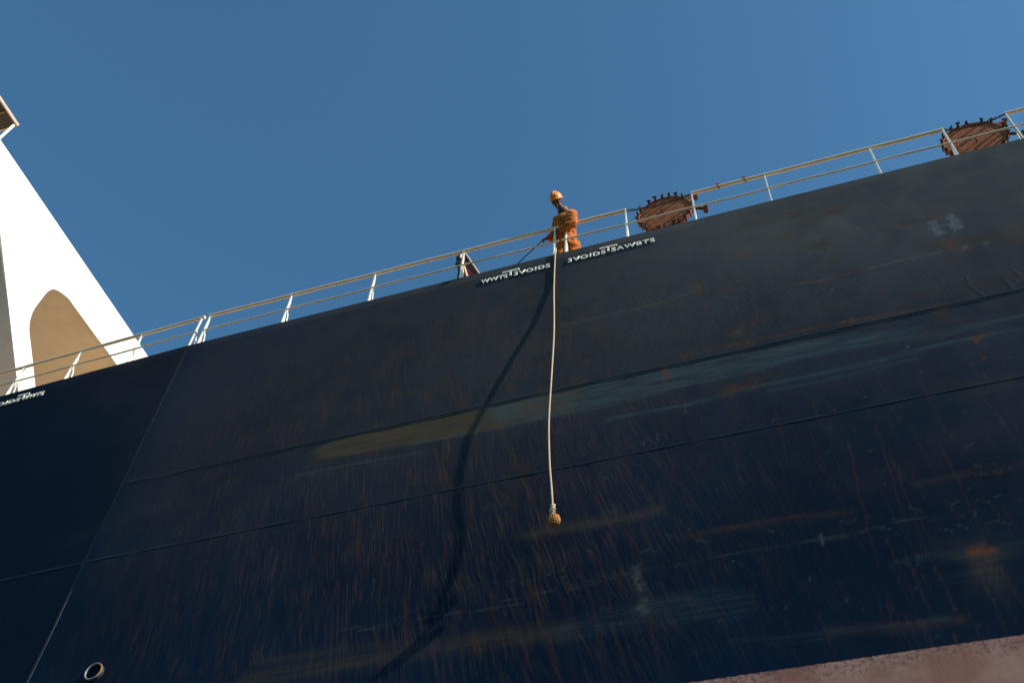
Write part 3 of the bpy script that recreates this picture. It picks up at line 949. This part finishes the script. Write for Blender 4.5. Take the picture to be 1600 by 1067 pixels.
# small shackles caught on the forward top rail
for (px, py) in ((1122, 291), (1163, 281)):
    p = at(px, py, RY0)
    b = bmesh.new()
    tube(b, [(p.x - 0.04, RY0, RZT), (p.x - 0.035, RY0 - 0.02, RZT + 0.07), (p.x, RY0 - 0.03, RZT + 0.11), (p.x + 0.035, RY0 - 0.02, RZT + 0.06), (p.x + 0.06, RY0 - 0.03, RZT + 0.015)], 0.011, 8)
    ring = [(p.x + 0.01, RY0 + 0.052 * math.cos(a), RZT - 0.02 + 0.052 * math.sin(a)) for a in np.linspace(0, 6.283, 16, endpoint=False)]
    tube(b, ring, 0.014, 8, closed=True)
    fpart("lashing_hook", b, MAT['rust'], True)

# ------------------------------------------------------------------ chains across the two gaps
def chain(pa, pb, sag, label):
    pa, pb = Vector(pa), Vector(pb)
    t = bmesh.new()
    L = (pb - pa).length
    pitch = 0.062
    n = int(L / pitch * 1.02)
    def cur(s):
        p = pa.lerp(pb, s)
        p.z -= sag * 4 * s * (1 - s)
        return p
    for i in range(n):
        s0, s1 = i / n, (i + 1) / n
        a, c = cur(s0), cur(s1)
        d = (c - a).normalized()
        u, v = frame_of(d)
        if i % 2: u, v = (u + v).normalized(), (v - u).normalized()
        mid_ = (a + c) / 2
        ring = []
        for ang in np.linspace(0, 2 * math.pi, 10, endpoint=False):
            ring.append(mid_ + d * math.cos(ang) * pitch * 0.72 + u * math.sin(ang) * 0.024)
        tube(t, ring, 0.0105, 6, closed=True)
    o = obj("chain", t, MAT['chain'], None, True, origin=pa)
    tag(o, label, "chain", "rusty chains closing the gaps in the railing")
    return o
chain((f[1] + 0.02, RY0 - 0.0, RZT - 0.05), (f[2] - 0.02, RY0, RZT - 0.04), 0.10, "rusty chain hung in front of the round cover nearer the worker")
chain((f[5] + 0.02, RY0, RZT - 0.05), (f[6] - 0.02, RY0, RZT - 0.03), 0.13, "rusty chain hung in front of the round cover at the right edge")

# ------------------------------------------------------------------ round rusted tank covers
def cover(cx, cz, R, label, seed):
    rnd = random.Random(seed)
    cy = 12.42
    t = empty("hatch_cover", (cx, cy + 0.15, TOP - 0.04), label, "hatch cover", "round rusty covers standing behind the railing gaps")
    org = Vector(t.location)
    def part(nm, bm_, mat, smooth=False, par=None):
        bmesh.ops.translate(bm_, verts=bm_.verts[:], vec=-org)
        return obj(nm, bm_, mat, par or t, smooth)
    ax = Vector((-0.025, -1.0, -0.02)).normalized()
    C0 = Vector((cx, cy, cz))
    b = bmesh.new()
    lathe(b, [(-0.09, 0.0), (-0.09, R * 0.97), (-0.07, R), (0.0, R), (0.012, R * 0.985), (0.012, R * 0.93), (-0.004, R * 0.915), (-0.004, 0.0)], ax, C0, 56)
    part("disc", b, MAT['rust'], True)
    u = Vector((1, 0, 0)); u = (u - ax * u.dot(ax)).normalized(); v = -ax.cross(u)
    if v.z < 0: v = -v
    k = 24
    for i in range(k):
        if rnd.random() < 0.12: continue
        a = 2 * math.pi * (i + rnd.uniform(-0.12, 0.12)) / k
        rad = u * math.cos(a) + v * math.sin(a)
        tan = ax.cross(rad)
        p = C0 + rad * (R * 0.985)
        b = bmesh.new()
        ln = rnd.uniform(0.055, 0.11)
        tube(b, [p - ax * 0.10, p + ax * ln], 0.024, 8)
        q = p + ax * (ln - 0.008)
        sp = rnd.uniform(-1.1, 1.1); ws = rnd.uniform(0.5, 1.05)
        wdir = (tan * math.cos(sp) + rad * math.sin(sp))
        tube(b, [q - wdir * 0.055 * ws + ax * 0.03 * ws, q - wdir * 0.02, q, q + wdir * 0.02, q + wdir * 0.055 * ws + ax * 0.02 * ws], [0.017, 0.022, 0.034, 0.024, 0.018], 8)
        tube(b, [p + ax * 0.006, p + ax * 0.026], 0.034, 6)
        part("clamp", b, MAT['dog'], True)
    # handle across the middle
    b = bmesh.new()
    m0 = C0 + u * (-0.06) + v * 0.10
    m1 = C0 + u * 0.0 + v * (-0.14)
    tube(b, [m0 + ax * -0.01, m0 + ax * 0.05, m0.lerp(m1, 0.3) + ax * 0.065, m0.lerp(m1, 0.7) + ax * 0.065, m1 + ax * 0.05, m1 - ax * 0.01], 0.016, 8)
    part("handle", b, MAT['dog'], True)
    # hinge arms to the right
    for (aa, ln) in ((0.62, 0.20), (-0.18, 0.24)):
        b = bmesh.new()
        rad = u * math.cos(aa) + v * math.sin(aa)
        p0 = C0 + rad * (R * 0.86) + ax * -0.02
        p1 = C0 + rad * (R + ln * 0.5) + Vector((0.04, 0.06, 0.02))
        p2 = C0 + rad * (R + ln) + Vector((0.05, 0.12, 0.02))
        tube(b, [p0, p1, p2], [0.035, 0.04, 0.038], 10)
        tube(b, [p2 + Vector((0, -0.07, -0.015)), p2 + Vector((0, 0.07, 0.015))], 0.06, 10)
        part("hinge_arm", b, MAT['dog'], True)
    # trunk the cover closes, standing on deck behind it
    b = bmesh.new()
    zc = cz - R - 0.05
    lathe(b, [(0.0, R * 0.9), (zc - TOP, R * 0.9), (zc - TOP, R * 1.0), (zc - TOP + 0.05, R * 1.0), (zc - TOP + 0.05, R * 0.82), (0.0, R * 0.82)], (0, 0, 1), (cx, cy + R + 0.15, TOP - 0.04), 40)
    part("coaming", b, MAT['rust'], True)
    b = bmesh.new()
    for s in (-0.3, 0.3):
        tube(b, [(cx + s, cy + 0.10, cz + 0.05), (cx + s, cy + 0.28, cz - R * 0.8), (cx + s, cy + 0.30, TOP - 0.04)], 0.035, 8)
    part("support", b, MAT['dog'], True)
dc = at(1038.5, 332, 12.42)
cover(dc.x, dc.z, 0.645, "round rusty cover ringed with dark clamps, nearer the worker", 3)
dc = at(1523, 217, 12.42)
cover(dc.x, dc.z, 0.66, "round rusty cover ringed with dark clamps, at the right edge", 11)

# ------------------------------------------------------------------ dark red bracket behind the railing
rb = empty("steel_bracket", at(733, 428, 12.45), "dark red triangular steel bracket behind the railing left of the worker", "bracket")
org = Vector(rb.location)
def rpart(nm, bm_, mat, smooth=False):
    bmesh.ops.translate(bm_, verts=bm_.verts[:], vec=-org)
    return obj(nm, bm_, mat, rb, smooth)
pA = at(726, 396, 12.42); pB = at(745.3, 424, 12.42); pC = at(719, 430, 12.42)
ext = (pB - pA).normalized()
dn = (TOP - 0.04)
pB2 = pA + (pB - pA) * ((pA.z - dn) / (pA.z - pB.z)); pC2 = pA + (pC - pA) * ((pA.z - dn) / (pA.z - pC.z))
b = bmesh.new(); prism(b, [pA, pB2, pC2], (0, 0.05, 0)); rpart("plate", b, MAT['red'])
b = bmesh.new(); tube(b, [pA + Vector((0.006, -0.005, 0.03)), pB2 + Vector((0.012, -0.005, 0))], 0.016, 8); rpart("edge_strip", b, MAT['rail'], True)
q0 = at(715.5, 401, 12.42); q1 = at(714.5, 410, 12.42); q2 = at(716, 424, 12.42)
b = bmesh.new()
box(b, q0 - Vector((0.05, 0.0, 0.10)), q0 + Vector((0.09, 0.10, 0.07)), 0.02)
box(b, q1 - Vector((0.06, 0.0, 0.10)), q1 + Vector((0.10, 0.10, 0.08)), 0.03)
tube(b, [q1 + Vector((0.02, 0.05, 0)), q2 + Vector((0, 0.05, 0)), Vector((q2.x, q2.y + 0.05, dn))], 0.03, 8)
rpart("roller", b, MAT['black'], True)
b = bmesh.new()
q3 = at(721, 396, 12.40); q4 = at(719.5, 403, 12.40)
tube(b, [q3, q4], [0.022, 0.026], 8)
rpart('lug', b, MAT['rail'], True)
b = bmesh.new()
q5 = at(725, 417, 12.38); q6 = at(728.5, 428, 12.38)
tube(b, [q5, q6, q6 + (q6 - q5) * 1.2], 0.028, 8)
rpart("stay", b, MAT['rail'], True)

# ------------------------------------------------------------------ heaving line over the side
SHADOW = [(862, 412), (857, 450), (832, 510), (800, 560), (760, 630), (730, 685), (718, 740), (715, 770), (719, 830), (717, 860), (706, 900), (690, 935)]
ROPE = [(867.5, 394), (865.5, 450), (865.5, 520), (861.5, 590), (857.5, 660), (858.5, 720), (861.5, 760), (863.5, 790), (865.5, 812)]
ropeX = np.array([px_x(*p) for p in ROPE]); ropeZ = np.array([at(p[0], p[1], 12.0).z for p in ROPE])
kx, ky, kz = SUN.x / -SUN.y, 1.0, SUN.z / -SUN.y
ds, zs = [], []
for p in SHADOW:
    s = hp(p)
    d = 0.03
    for _ in range(40):
        zr = s[1] + d * kz
        xr = np.interp(-zr * 12 / (12 - d), -ropeZ, ropeX) * (12 - d) / 12
        d = max(0.0, (xr - s[0]) / kx)
    ds.append(d); zs.append(s[1] + d * kz)
zs, ds = np.array(zs), np.array(ds)
order = np.argsort(zs)
zs, ds = zs[order], ds[order]
sm = np.ones(1)
def rope_pt(px, py, d=None):
    p = at(px, py, 12.0)
    if d is None:
        z = p.z
        for _ in range(4):
            d = float(np.interp(z, zs, ds)); z = p.z * (12 - d) / 12
        d = max(d, 0.022)
    return p * ((12.0 - d) / 12.0)
line = smooth_path(ROPE[:-1], 10)
rl = empty("heaving_line", rope_pt(*ROPE[0]), "pale rope with a knotted ball at its end hanging over the hull", "rope")
org = Vector(rl.location)
def lpart(nm, bm_, mat, smooth=True):
    bmesh.ops.translate(bm_, verts=bm_.verts[:], vec=-org)
    return obj(nm, bm_, mat, rl, smooth)
pts = [rope_pt(*p) for p in line]
top = pts[0]
over = [Vector((top.x + 0.02, 12.35, TOP + 0.02)), Vector((top.x + 0.01, 12.15, TOP + 0.045)), Vector((top.x, 12.03, TOP + 0.05)), Vector((top.x, 11.985, TOP + 0.02))]
b = bmesh.new()
tube(b, [Vector((top.x + 0.25, 13.2, TOP - 0.02)), Vector((top.x + 0.1, 12.7, TOP - 0.0))] + over + pts, 0.0175, 8)
lpart("rope", b, MAT['rope'])
ke = pts[-1]
b = bmesh.new()
for k, (dz, rr, tw) in enumerate(((0.0, 0.034, 0.2), (-0.05, 0.030, 1.0), (-0.10, 0.038, 2.1), (-0.145, 0.032, 3.0))):
    ring = []
    for a in np.linspace(0, 2 * math.pi, 14, endpoint=False):
        ring.append(ke + Vector((rr * math.cos(a), rr * math.sin(a), dz + 0.028 * math.sin(a + tw) + 0.012 * math.sin(2 * a))))
    tube(b, ring, 0.016, 7, closed=True)
tube(b, [ke + Vector((0, 0, 0.03)), ke + Vector((0.005, 0, -0.2))], 0.026, 8)
lpart("knot", b, MAT['rope'])
BALL_D = 0.43
bc = at(866, 812, 12.0 - 0.0) * ((12 - BALL_D) / 12.0)
BR = 0.091
b = bmesh.new()
tube(b, [ke + Vector((0.005, 0, -0.18)), ke.lerp(bc, 0.6) , bc + Vector((0, 0, BR * 0.8))], 0.019, 8)
bmesh.ops.create_icosphere(b, subdivisions=3, radius=BR * 0.86, matrix=Matrix.Translation(bc))
for axis in ((1, 0.2, 0.1), (-0.2, 1, 0.3), (0.1, -0.3, 1)):
    A = Vector(axis).normalized(); u, v = frame_of(A)
    for off in (-0.66, -0.33, 0.0, 0.33, 0.66):
        r = BR * math.sqrt(1 - off * off * 0.8)
        ring = [bc + A * off * BR + (u * math.cos(t) + v * math.sin(t)) * r * 0.93 for t in np.linspace(0, 2 * math.pi, 22, endpoint=False)]
        tube(b, ring, 0.015, 6, closed=True)
lpart("knotted_ball", b, MAT['fist'])

# ------------------------------------------------------------------ worker
def skin(name, verts, edges, radii, root=0, sub=2, voxel=None, extra=None):
    me = bpy.data.meshes.new(name)
    me.from_pydata([tuple(v) for v in verts], edges, [])
    t = bpy.data.objects.new(name, me)
    COL.objects.link(t)
    t.modifiers.new("skin", 'SKIN')
    if not me.skin_vertices:
        me.attributes.new
    sv = me.skin_vertices[0].data if me.skin_vertices else None
    if sv is None:
        raise RuntimeError("no skin layer")
    for i, r in enumerate(radii):
        sv[i].radius = (r, r) if not isinstance(r, (tuple, list)) else r
        sv[i].use_root = (i == root)
    s = t.modifiers.new("sub", 'SUBSURF'); s.levels = sub; s.render_levels = sub
    dg = bpy.context.evaluated_depsgraph_get()
    out = bpy.data.meshes.new_from_object(t.evaluated_get(dg))
    bpy.data.objects.remove(t, do_unlink=True)
    out.name = name
    return out

def remesh(name, meshes, voxel, smooth_it=4):
    bm_ = bmesh.new()
    for m_ in meshes:
        bm_.from_mesh(m_)
    me = bpy.data.meshes.new(name)
    bm_.to_mesh(me); bm_.free()
    t = bpy.data.objects.new(name, me)
    COL.objects.link(t)
    r = t.modifiers.new("remesh", 'REMESH'); r.mode = 'VOXEL'; r.voxel_size = voxel; r.use_smooth_shade = True
    if smooth_it:
        s = t.modifiers.new("smooth", 'SMOOTH'); s.iterations = smooth_it; s.factor = 0.5
    dg = bpy.context.evaluated_depsgraph_get()
    out = bpy.data.meshes.new_from_object(t.evaluated_get(dg))
    bpy.data.objects.remove(t, do_unlink=True)
    out.name = name
    return out

man = empty("person", Vector((-3.85, 12.5, TOP - 0.04)), "worker in orange coverall and orange helmet leaning over the railing, line in hand", "person")
org_m = Vector(man.location)
def mpart(nm, me, mat, parent=None):
    for v in me.vertices:
        v.co = v.co - org_m
    for p in me.polygons: p.use_smooth = True
    me.materials.clear()
    o = link_mesh(nm, me, mat, parent or man)
    return o

J = {}
J['pelvis'] = Vector((-3.86, 12.46, 20.50))
J['waist'] = at(885, 369, 12.42)
J['chest'] = at(883, 348, 12.10)
J['neckb'] = at(881, 333, 11.95)
J['neckt'] = at(876, 325, 11.86)
J['lsh'] = at(892.5, 336.5, 12.02)
J['rsh'] = at(872, 345, 12.08)
J['lel'] = at(894.5, 350, 11.93)
J['lwr'] = at(877, 357, 11.94)
J['rel'] = at(864, 372, 12.33)
J['rwr'] = at(855, 372.5, 12.22)
J['lhip'] = Vector((-3.72, 12.48, 20.42)); J['rhip'] = Vector((-4.00, 12.48, 20.42))
J['lknee'] = Vector((-3.70, 12.44, 19.98)); J['rknee'] = Vector((-4.02, 12.46, 19.98))
J['lank'] = Vector((-3.70, 12.54, 19.56)); J['rank'] = Vector((-4.03, 12.55, 19.56))
J['ltoe'] = Vector((-3.69, 12.32, 19.50)); J['rtoe'] = Vector((-4.05, 12.33, 19.50))

# head frame: up runs to the crown, fwd is the gaze, down to the quay
upv = (CAM @ Vector((-0.26, 0.96, 0.02))).normalized()
fwd = CAM @ Vector((-0.30, -0.22, 0.93)); fwd = (fwd - upv * fwd.dot(upv)).normalized()
side = fwd.cross(upv).normalized()           # his right
HC = at(869.5, 314.5, 11.74)                  # middle of the skull
HS = 1.48
def hpnt(s, f_, u_): return HC + (side * s + fwd * f_ + upv * u_) * HS

# body mesh: head, neck, torso core, arms with fingers, legs -- fused into one surface
def capsule(b_, p0, r0, p1, r1, seg=18, flat=None):
    p0, p1 = Vector(p0), Vector(p1)
    d = (p1 - p0)
    L = max(d.length, 1e-5)
    prof = [(-r0 * math.cos(t), r0 * math.sin(t)) for t in np.linspace(0, math.pi / 2, 6)]
    prof += [(L * t, r0 + (r1 - r0) * t) for t in (0.33, 0.66)]
    prof += [(L + r1 * math.sin(t), r1 * math.cos(t)) for t in np.linspace(0, math.pi / 2, 6)]
    lathe(b_, prof, d, p0, seg)

def capsules(chains, ells=()):
    b_ = bmesh.new()
    for ch in chains:
        for (p0, r0), (p1, r1) in zip(ch[:-1], ch[1:]):
            capsule(b_, p0, r0, p1, r1)
    for c, ax, r in ells:
        M4 = Matrix.Translation(c) @ Matrix(ax).transposed().to_4x4() @ Matrix.Diagonal((*r, 1))
        bmesh.ops.create_uvsphere(b_, u_segments=20, v_segments=14, radius=1.0, matrix=M4)
    me = bpy.data.meshes.new("capsules"); b_.to_mesh(me); b_.free()
    return me
limb = lambda spec: [(J[n], r) for n, r in spec]
core = capsules([limb([('pelvis', 0.14), ('waist', 0.14), ('chest', 0.15), ('neckb', 0.085), ('neckt', 0.075)]), [(J['neckb'], 0.08), (HC - upv * 0.07 - fwd * 0.02, 0.08)],
                 limb([('chest', 0.12), ('lsh', 0.07), ('lel', 0.052), ('lwr', 0.036)]), limb([('chest', 0.12), ('rsh', 0.07), ('rel', 0.052), ('rwr', 0.036)]),
                 limb([('lhip', 0.10), ('lknee', 0.065), ('lank', 0.045), ('ltoe', 0.03)]), limb([('rhip', 0.10), ('rknee', 0.065), ('rank', 0.045), ('rtoe', 0.03)])])

def head_mesh():
    b_ = bmesh.new()
    bmesh.ops.create_uvsphere(b_, u_segments=28, v_segments=20, radius=1.0)
    for v in b_.verts:
        s, f_, u_ = v.co.x, v.co.y, v.co.z
        # skull and jaw
        sx, sf, su = 0.078, 0.098, 0.118
        k = 1.0
        if u_ < 0:
            k = 1 - 0.28 * (-u_) ** 1.4
        jaw = 0.012 * max(0, -u_) * max(0, f_)
        v.co = Vector((s * sx * k, f_ * sf * (1 - 0.10 * max(0, -u_)) + jaw, u_ * su))
        if f_ > 0.55 and -0.2 < u_ < 0.22:
            if abs(abs(s) - 0.38) < 0.2: v.co.y -= 0.010      # eye sockets
    def ell(c, r):
        m4 = Matrix.Translation(c) @ Matrix.Diagonal((*r, 1))
        bmesh.ops.create_uvsphere(b_, u_segments=12, v_segments=8, radius=1.0, matrix=m4)
    ell((0, 0.104, -0.012), (0.014, 0.020, 0.030))      # nose bridge and tip
    ell((0, 0.112, -0.030), (0.019, 0.018, 0.013))
    ell((0, 0.092, -0.066), (0.027, 0.014, 0.007))      # lips
    ell((0, 0.090, -0.078), (0.024, 0.014, 0.008))
    ell((0, 0.082, -0.104), (0.026, 0.018, 0.014))      # chin
    ell((0.034, 0.092, 0.026), (0.024, 0.012, 0.006))   # brows
    ell((-0.034, 0.092, 0.026), (0.024, 0.012, 0.006))
    ell((0.048, 0.075, -0.022), (0.018, 0.016, 0.014)); ell((-0.048, 0.075, -0.022), (0.018, 0.016, 0.014))
    ell((0.080, -0.005, 0.000), (0.008, 0.020, 0.031)); ell((-0.080, -0.005, 0.000), (0.008, 0.020, 0.031))
    M4 = Matrix((side, fwd, upv)).transposed()
    for v in b_.verts:
        v.co = HC + (M4 @ v.co) * HS
    me = bpy.data.meshes.new("head"); b_.to_mesh(me); b_.free()
    return me

def hand_meshes(wr, d, palm_n, thumb_side, curl, hs=1.2):
    """wrist, pointing direction, palm normal (fingers curl towards it), thumb side"""
    d = Vector(d).normalized(); n = Vector(palm_n); n = (n - d * n.dot(d)).normalized(); t = d.cross(n).normalized()
    if t.dot(Vector(thumb_side)) < 0: t = -t
    res = []
    P = lambda a, c, e: wr + (d * a + t * c + n * e) * hs
    res.append(skin("palm", [P(-0.02, 0, 0), P(0.02, 0, 0), P(0.055, 0.0, 0), P(0.088, 0.026, 0), P(0.090, 0, 0), P(0.084, -0.026, 0)],
                    [(0, 1), (1, 2), (2, 3), (2, 4), (2, 5)], [0.026 * hs, 0.028 * hs, 0.026 * hs, 0.014 * hs, 0.014 * hs, 0.013 * hs], sub=1))
    for k, (c, ln) in enumerate(((0.033, 0.072), (0.011, 0.082), (-0.011, 0.076), (-0.031, 0.060))):
        a0 = curl[k]
        p = [(0.06, 0.0)]
        pos = np.array([0.086, 0.0]); ang = a0 * 0.5
        p.append(tuple(pos))
        for seg_ in (0.42, 0.32, 0.26):
            ang += a0 * 0.55
            pos = pos + ln * seg_ * np.array([math.cos(ang), math.sin(ang)])
            p.append(tuple(pos))
        res.append(skin("finger", [P(a, c * 0.9 if i == 0 else c, e) for i, (a, e) in enumerate(p)], [(i, i + 1) for i in range(len(p) - 1)],
                        [r * hs for r in (0.011, 0.0105, 0.0095, 0.009, 0.0075)], sub=1))
    res.append(skin("thumb", [P(0.018, 0.018, 0.004), P(0.040, 0.044, 0.014), P(0.066, 0.055, 0.030), P(0.084, 0.052, 0.046)], [(0, 1), (1, 2), (2, 3)], [r * hs for r in (0.014, 0.013, 0.011, 0.008)], sub=1))
    return res
rail_ax = Vector((1, 0, 0))
lh = hand_meshes(J['lwr'] + (J['lwr'] - J['lel']).normalized() * 0.03, (J['lwr'] - J['lel']) + Vector((-0.05, 0.06, 0.0)), Vector((-0.1, 0.5, -0.9)), Vector((0, 0.2, 1)), (0.9, 0.95, 1.0, 1.05))
rd = at(845, 377, 12.20) - J['rwr']
rh = hand_meshes(J['rwr'] + rd.normalized() * 0.03, rd, Vector((-0.1, 0.25, -1.0)), Vector((0.2, -1, 0.4)), (1.15, 1.2, 1.2, 1.1))
body = remesh("body", [core, head_mesh()] + lh + rh, 0.0095, 2)
mpart("body", body, MAT['skin'])

# coverall
Vx = CAM @ Vector((1, 0, 0)); 
cov = capsules([limb([('pelvis', 0.235), ('waist', 0.235), ('chest', 0.235)]), [(J['chest'], 0.22), (J['neckb'], 0.135)],
                [(J['chest'], 0.20), (J['lsh'], 0.15), (J['lsh'].lerp(J['lel'], 0.6), 0.135), (J['lel'], 0.112), (J['lel'].lerp(J['lwr'], 0.5), 0.095), (J['lel'].lerp(J['lwr'], 0.92), 0.070)],
                [(J['chest'], 0.20), (J['rsh'], 0.14), (J['rsh'].lerp(J['rel'], 0.6), 0.12), (J['rel'], 0.10), (J['rel'].lerp(J['rwr'], 0.88), 0.066)],
                [(J['pelvis'], 0.21), (J['lhip'], 0.165), (J['lknee'], 0.125), (J['lank'], 0.105)], [(J['pelvis'], 0.21), (J['rhip'], 0.165), (J['rknee'], 0.125), (J['rank'], 0.105)]])
cov = remesh("coverall", [cov], 0.016, 6)
# folds
from mathutils import noise as mnoise
cov.update()
nrm = [v.normal.copy() for v in cov.vertices]
for v, n_ in zip(cov.vertices, nrm):
    p = v.co
    f1 = mnoise.noise(Vector((p.x * 4, p.y * 4, p.z * 6)))
    f2 = mnoise.noise(Vector((p.x * 7 + 5, p.y * 7, p.z * 13)))
    v.co = p + n_ * (0.040 * f1 + 0.028 * f2)
coverall = mpart("coverall", cov, MAT['cloth'])

def ring_mesh(c, axis, r, h, thick, seg=24, ell=(1, 1), flare=0.0):
    b_ = bmesh.new()
    lathe(b_, [(-h / 2, r), (h / 2, r + flare), (h / 2, r + flare - thick), (-h / 2, r - thick), (-h / 2, r)], axis, c, seg)
    bmesh.ops.remove_doubles(b_, verts=b_.verts[:], dist=1e-4)
    bmesh.ops.recalc_face_normals(b_, faces=b_.faces[:])
    me = bpy.data.meshes.new("ring"); b_.to_mesh(me); b_.free()
    return me
axn = (J['neckt'] - J['neckb']).normalized()
mpart("collar", ring_mesh(J['neckb'].lerp(J['neckt'], 0.25), axn, 0.125, 0.10, 0.02, flare=0.01), MAT['cloth'], coverall)
mpart("undershirt", ring_mesh(J['neckb'].lerp(J['neckt'], 0.30) + (CAM @ Vector((0.0, -0.02, 0.05))), axn, 0.105, 0.15, 0.03), MAT['collar'])
# shoulder tape on his left sleeve
ta = (J['lel'] - J['lsh']).normalized()
mpart("sleeve_tape", ring_mesh(J['lsh'].lerp(J['lel'], 0.12), ta, 0.153, 0.045, 0.02), MAT['tape'], coverall)
# boots
for s in ('l', 'r'):
    bt = skin("boot", [J[s + 'ank'] + Vector((0, 0, 0.10)), J[s + 'ank'], J[s + 'ank'] + Vector((0, 0.02, -0.04)), J[s + 'toe'].lerp(J[s + 'ank'], 0.4), J[s + 'toe'] + Vector((0, 0, 0.012))], [(0, 1), (1, 2), (2, 3), (3, 4)], [0.07, 0.068, 0.062, 0.058, 0.052], sub=2)
    zmin = min(v.co.z for v in bt.vertices)
    for v in bt.vertices: v.co.z += (TOP - 0.038) - zmin
    mpart("boot", bt, MAT['black'])

# helmet
def helmet():
    b_ = bmesh.new()
    seg, rows = 40, 14
    rings = []
    for j in range(rows + 1):
        t = j / rows * math.pi / 2
        ring = []
        for k in range(seg):
            a = 2 * math.pi * k / seg
            s, f_ = math.cos(a), math.sin(a)
            r = math.cos(t) ** 0.85
            ring.append(Vector((s * 0.109 * r, f_ * 0.136 * r, 0.040 + 0.118 * math.sin(t))))
        rings.append(ring)
    brim = []
    for k in range(seg):
        a = 2 * math.pi * k / seg
        s, f_ = math.cos(a), math.sin(a)
        peak = max(0.0, f_) ** 3
        brim.append(Vector((s * (0.124 + 0.002 * peak), f_ * (0.150 + 0.030 * peak), 0.030 - 0.014 * peak)))
    inner = [Vector((v.x * 0.94, v.y * 0.94, v.z - 0.007)) for v in brim]
    inn2 = [Vector((v.x * 0.93, v.y * 0.93, 0.04)) for v in rings[0]]
    inn3 = [Vector((v.x * 0.7, v.y * 0.7, 0.125)) for v in rings[0]]
    allr = [inn3, inn2, inner, brim] + rings[:-1]
    vv = [[b_.verts.new(p) for p in r] for r in allr]
    for A, B in zip(vv[:-1], vv[1:]):
        for k in range(seg):
            b_.faces.new((A[k], A[(k + 1) % seg], B[(k + 1) % seg], B[k]))
    c = b_.verts.new((0, 0, 0.158))
    for k in range(seg):
        b_.faces.new((vv[-1][k], vv[-1][(k + 1) % seg], c))
    # crest ribs along the crown
    for off, rr in ((0.0, 0.016), (0.034, 0.008), (-0.034, 0.008)):
        pts_ = []
        for t in np.linspace(0.35, math.pi - 0.35, 16):
            pts_.append((off, 0.134 * math.cos(t), 0.040 + 0.120 * math.sin(t) * (1 - abs(off) * 1.6)))
        tube(b_, pts_, [rr * (0.4 + 0.6 * math.sin((i + 0.5) / 16 * math.pi)) for i in range(16)], 8)
    bmesh.ops.recalc_face_normals(b_, faces=b_.faces[:])
    M4 = Matrix((side, fwd, upv)).transposed()
    for v in b_.verts:
        v.co = HC + (M4 @ v.co) * (HS * 0.98)
    me = bpy.data.meshes.new("helmet"); b_.to_mesh(me); b_.free()
    return me
mpart("helmet", helmet(), MAT['hat'])
# eyes
MAT['eye'] = paint("eye_white", (0.28, 0.24, 0.20), (0.25, 0.2, 0.17), 0.5, 0.7, 20, 0.4)
for s in (0.032, -0.032):
    b_ = bmesh.new()
    bmesh.ops.create_uvsphere(b_, u_segments=12, v_segments=8, radius=0.0125 * HS, matrix=Matrix.Translation(hpnt(s, 0.083, 0.006)))
    me = bpy.data.meshes.new("eye"); b_.to_mesh(me); b_.free()
    mpart("eye", me, MAT['eye'])

# the thin dark line from his hand to the deck
hpos = J['rwr'] + rd.normalized() * 0.135
ln0 = at(846, 377, 12.20)
ln1 = at(815, 406, 12.22)
dirn = (ln1 - ln0)
b = bmesh.new()
end = ln0 + dirn * ((ln0.z - (TOP - 0.03)) / -dirn.z)
tube(b, [ln0 + Vector((0.05, 0.03, 0.02)), ln0, ln0.lerp(end, 0.3) + Vector((0.004, 0, -0.004)), ln0.lerp(end, 0.65) + Vector((0.004, 0, -0.004)), end, end + Vector((-0.3, 0.25, 0.0)), end + Vector((-0.5, 0.7, 0.0))], 0.013, 8)
dl = obj("line", b, MAT['dark_rope'], None, True, origin=ln0)
tag(dl, "thin dark line running from the worker's hand down behind the deck edge", "rope")

# ------------------------------------------------------------------ to metres
bpy.context.view_layer.update()
for o in list(scene.objects):
    if o.parent is None and o.type in {'MESH', 'EMPTY'}:
        o.location = o.location * UNIT
        o.scale = (UNIT, UNIT, UNIT)
for name in ('weld_seam',):
    pass
